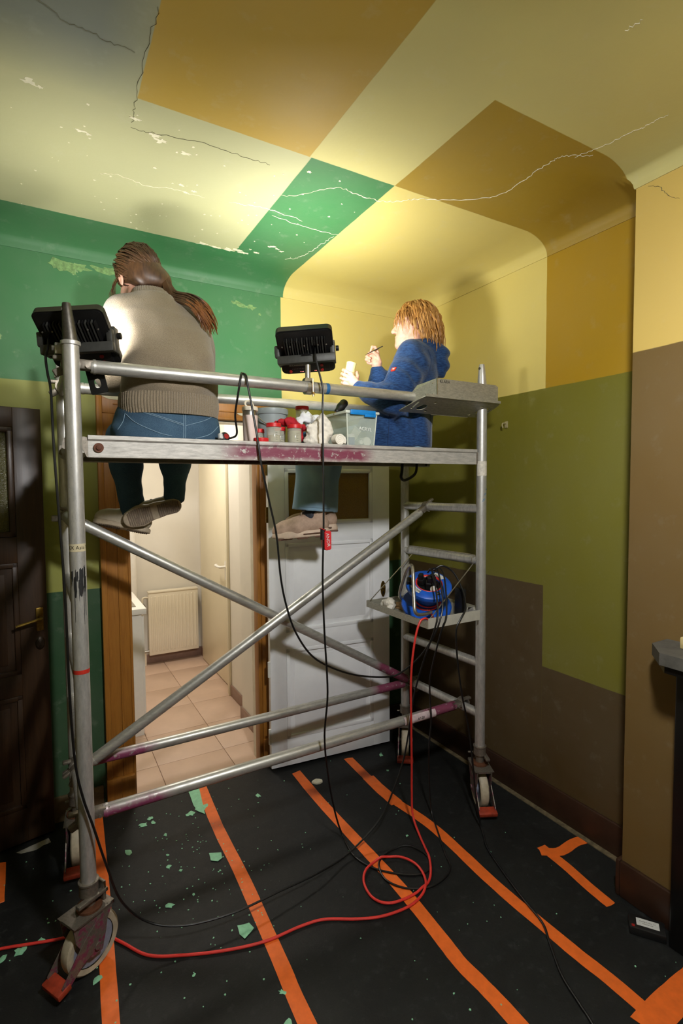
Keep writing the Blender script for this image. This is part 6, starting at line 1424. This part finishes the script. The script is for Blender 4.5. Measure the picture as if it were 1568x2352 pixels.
cloth('cotton_rag', 'bunched white cotton rag slumped between jar and storage box', [(1.00, 2.02, 1.872), (1.03, 2.03, 1.92), (1.065, 2.035, 1.955), (1.088, 2.038, 1.915), (1.060, 2.03, 1.875), (1.02, 2.015, 1.87)], [.02, .03, .024, .028, .028, .022], m_white, 12, .010, 65)
f = MB(); Mr = Matrix.Translation((1.124, 1.972, DK+.0245)) @ Matrix.Rotation(PI/2, 4, 'X')
rr_ = thing('cloth_roll', 'small roll of white gauze lying at the deck edge', 'roll', (1.124, 1.99, DK)); f.lathe([(0, .0), (.003, .001), (.005, -.001), (.010, .001), (.012, -.001), (.017, .001), (.020, -.001), (.0235, 0), (.024, -.038), (0, -.038)], Mr, 28); f.build('wound_gauze', m_white, rr_)
MB().tube(catmull([(1.143, 1.975, DK+.035), (1.1475, 1.973, DK+.02), (1.143, 1.971, DK+.006)], 4), .007, 8).build('loose_end', m_white, rr_)
# paper and blue packet under the tissue
mb = MB(); mb.box((1.03, 2.10, DK), (1.10, 2.16, DK+.065), Matrix.Translation((1.065, 2.13, DK)) @ Matrix.Rotation(.2, 4, 'Z') @ Matrix.Translation((-1.065, -2.13, -DK)), .003); tag(mb.build('paint_packet', simple('blue_white_carton', (70, 120, 160), .6, 0, .3, 12)), 'blue carton standing under the white tissue', 'packet')
# storage box
X0, X1, Y0, Y1, ZB, ZT_ = 1.165, 1.322, 1.985, 2.25, DK, DK+.145
sb = thing('storage_box', 'clear plastic storage box with bright blue clip marked ACRYL', 'storage box', ((X0+X1)/2, (Y0+Y1)/2, DK))
e = .002; ins = .010
def quad_wall(a, b, c, d, mat, name):
    n_ = (V(b)-V(a)).cross(V(d)-V(a)).normalized()*e
    return MB().add([a, b, c, d]+[tuple(V(p)+n_) for p in (a, b, c, d)], [(0, 1, 2, 3), (7, 6, 5, 4), (0, 4, 5, 1), (1, 5, 6, 2), (2, 6, 7, 3), (3, 7, 4, 0)]).build(name, mat, sb, 0)
B = [(X0+ins, Y0+ins, ZB+.003), (X1-ins, Y0+ins, ZB+.003), (X1-ins, Y1-ins, ZB+.003), (X0+ins, Y1-ins, ZB+.003)]; Tp = [(X0, Y0, ZT_), (X1, Y0, ZT_), (X1, Y1, ZT_), (X0, Y1, ZT_)]
for i in range(4): quad_wall(B[i], B[(i+1) % 4], Tp[(i+1) % 4], Tp[i], m_box, 'wall')
MB().box((X0+ins, Y0+ins, ZB), (X1-ins, Y1-ins, ZB+.003)).build('base', m_boxe, sb)
for i in range(4): MB().tube([B[i], Tp[i]], .003, 8).build('corner_edge', m_boxe, sb)
mb = MB(); mb.box((X0-.010, Y0-.010, ZT_-.004), (X1+.010, Y0+.006, ZT_+.008), None, .003); mb.box((X0-.010, Y1-.006, ZT_-.004), (X1+.010, Y1+.010, ZT_+.008), None, .003); mb.box((X0-.010, Y0, ZT_-.004), (X0+.006, Y1, ZT_+.008), None, .003); mb.box((X1-.006, Y0, ZT_-.004), (X1+.010, Y1, ZT_+.008), None, .003); mb.build('rim', m_boxe, sb)
MB().box((X0, Y0, ZT_+.004), (X1, Y1, ZT_+.007)).build('lid', m_box, sb)
cl = MB(); cl.box((X0+.012, Y0-.016, ZT_-.010), (X1-.014, Y0-.006, ZT_+.012), None, .003); cl.box((X0+.085, Y0-.017, ZT_-.018), (X1-.014, Y0-.006, ZT_-.006), None, .002); cl.build('clip', simple('bright_blue_clip', (10, 128, 206), .35), sb)
text('ACRYL', .022, Matrix.Translation((1.262, Y0+.0015, ZB+.075)) @ Matrix.Rotation(PI/2, 4, 'X') @ Matrix.Rotation(-.08, 4, 'Z'), simple('white_marker', (236, 238, 232), .6), sb, .0003)
def inbox(name, label, mb, mat, cat): return tag(mb.build(name, mat), label, cat)
pj_ = thing('paint_pot', 'small pot of blue paint with white lid inside the storage box', 'paint pot', (1.205, 2.01, ZB+.003)); Mp_ = Matrix.Translation((1.205, 2.022, ZB+.003))
MB().lathe([(0, 0), (.019, 0), (.020, .003), (.020, .036), (0, .036)], Mp_, 24).build('pot', simple('blue_acrylic', (56, 74, 140), .4), pj_); MB().lathe([(.0215, .036), (.0215, .048), (.020, .050), (0, .050)], Mp_, 24).build('lid', m_wplast, pj_)
for k, (x, y, z, r, lab) in enumerate(((1.288, 2.03, .023, .020, 'large white pot lying on its side inside the storage box'), (1.252, 2.025, .018, .014, 'small white pot lying on its side inside the storage box'))):
    pt = thing('paint_pot', lab, 'paint pot', (x, y, ZB+.003)); Mq = Matrix.Translation((x, y, ZB+z)) @ Matrix.Rotation(PI/2, 4, 'X')
    MB().lathe([(0, .012), (r, .012), (r, -.03), (0, -.03)], Mq, 24).build('pot', m_clear if k else m_whitep, pt); MB().lathe([(r*.72, .012), (r*.72, .020), (r*.66, .022), (0, .022)] if k else [(r*1.05, .0), (r*1.05, .016), (r, .018), (0, .018)], Mq, 24).build('lid', m_wplast, pt)
tu = thing('paint_tube', 'pale acrylic paint tube leaning diagonally inside the storage box', 'paint tube', (1.24, 2.04, ZB)); Mu = Matrix.Translation((1.225, 2.078, ZB+.012)) @ Matrix.Rotation(.62, 4, 'Y')
MB().add([(-.016, -.012, 0), (.016, -.012, 0), (.016, .012, 0), (-.016, .012, 0), (-.02, -.002, .085), (.02, -.002, .085), (.02, .002, .085), (-.02, .002, .085)], [(3, 2, 1, 0), (4, 5, 6, 7), (0, 1, 5, 4), (1, 2, 6, 5), (2, 3, 7, 6), (3, 0, 4, 7)], Mu).build('tube_body', simple('pale_tube', (206, 206, 190), .45), tu, 0); MB().box((-.021, -.003, .085), (.021, .003, .094), Mu).build('crimp', m_boxe, tu)
# black brush head and small jar on the lid
bb = thing('dusting_brush', 'black dusting brush lying on the lid of the storage box', 'brush', (1.21, 2.10, ZT_+.009)); Mq = Matrix.Translation((1.203, 2.10, ZT_+.036)) @ Matrix.Rotation(-.45, 4, 'Y') @ Matrix.Rotation(.3, 4, 'Z')
fb = Field((-.06, -.04, -.04), (.06, .04, .05), .003); fb.chain([(-.035, 0, -.004), (.0, 0, .004), (.028, 0, .012)], [.012, .018, .020], .01); fb.cone((.045, 0, .016), (.02, 0, .012), .013, .012, .003, 1); P_, Q_ = fb.mesh(1); A_ = np.array(Mq); np_mesh('brush_head', [(P_ @ A_[:3, :3].T+A_[:3, 3], Q_)], m_blk, bb)
MB().tube([tuple(Mq @ V((-.03, 0, -.004))), tuple(Mq @ V((-.062, .0, -.010)))], [.006, .003], 10).build('handle', simple('brown_wood_handle', (120, 92, 56), .5), bb)
mb = MB(); mb.box((1.21, 2.06, ZT_+.007), (1.285, 2.16, ZT_+.016), None, .002); tag(mb.build('notebook', simple('dark_card', (52, 50, 44), .7)), 'dark notebook lying on the lid of the storage box', 'notebook')
sj = thing('glass_jar', 'small glass jar of cream paint standing behind the rag', 'jar', (1.165, 2.29, DK)); Mq = Matrix.Translation((1.167, 2.29, DK)); MB().lathe([(0, 0), (.022, 0), (.0235, .004), (.0235, .13), (.020, .14), (.020, .15), (0, .15)], Mq, 24).build('glass', clear('cream_glass', (220, 210, 150), .8), sj); MB().lathe([(.0215, .148), (.0215, .162), (0, .164)], Mq, 24).build('lid', m_lab, sj)
# round plug of the looped cable
pk = thing('cable_plug', 'round black plug with red centre lying beside the seated sweater wearer', 'plug', (.645, 2.06, DK)); Mq = Matrix.Translation((.640, 2.06, DK+.021)) @ Matrix.Rotation(PI/2-.3, 4, 'X') @ Matrix.Rotation(.3, 4, 'Y')
MB().lathe([(0, .012), (.013, .012), (.019, .008), (.021, 0), (.020, -.012), (.010, -.026), (0, -.027)], Mq, 24).build('plug_body', m_blk, pk); MB().lathe([(0, .0135), (.011, .0135), (.0115, .011)], Mq, 20).build('plug_face', m_redb, pk); MB().box((-.03, -.012, -.006), (-.012, .012, .01), Mq, .004).build('cable_grip', m_lab, pk)
cloth('work_glove', 'bunched white cotton work glove in the corner of the hung tray', [(1.60, 2.28, 1.02), (1.63, 2.33, 1.028), (1.66, 2.37, 1.022), (1.62, 2.38, 1.018)], [.02, .026, .022, .016], m_white, 31, .010, 70, .004, TZ+.003)
mb = MB(); mb.box((1.66, 2.20, TZ+.003), (1.80, 2.40, TZ+.012), None, .002); tag(mb.build('cardboard_sheet', simple('brown_cardboard', (150, 118, 78), .85)), 'small brown cardboard sheet lying in the hung tray', 'cardboard')
for o in bpy.data.objects:
    if '_w' in o: del o['_w']
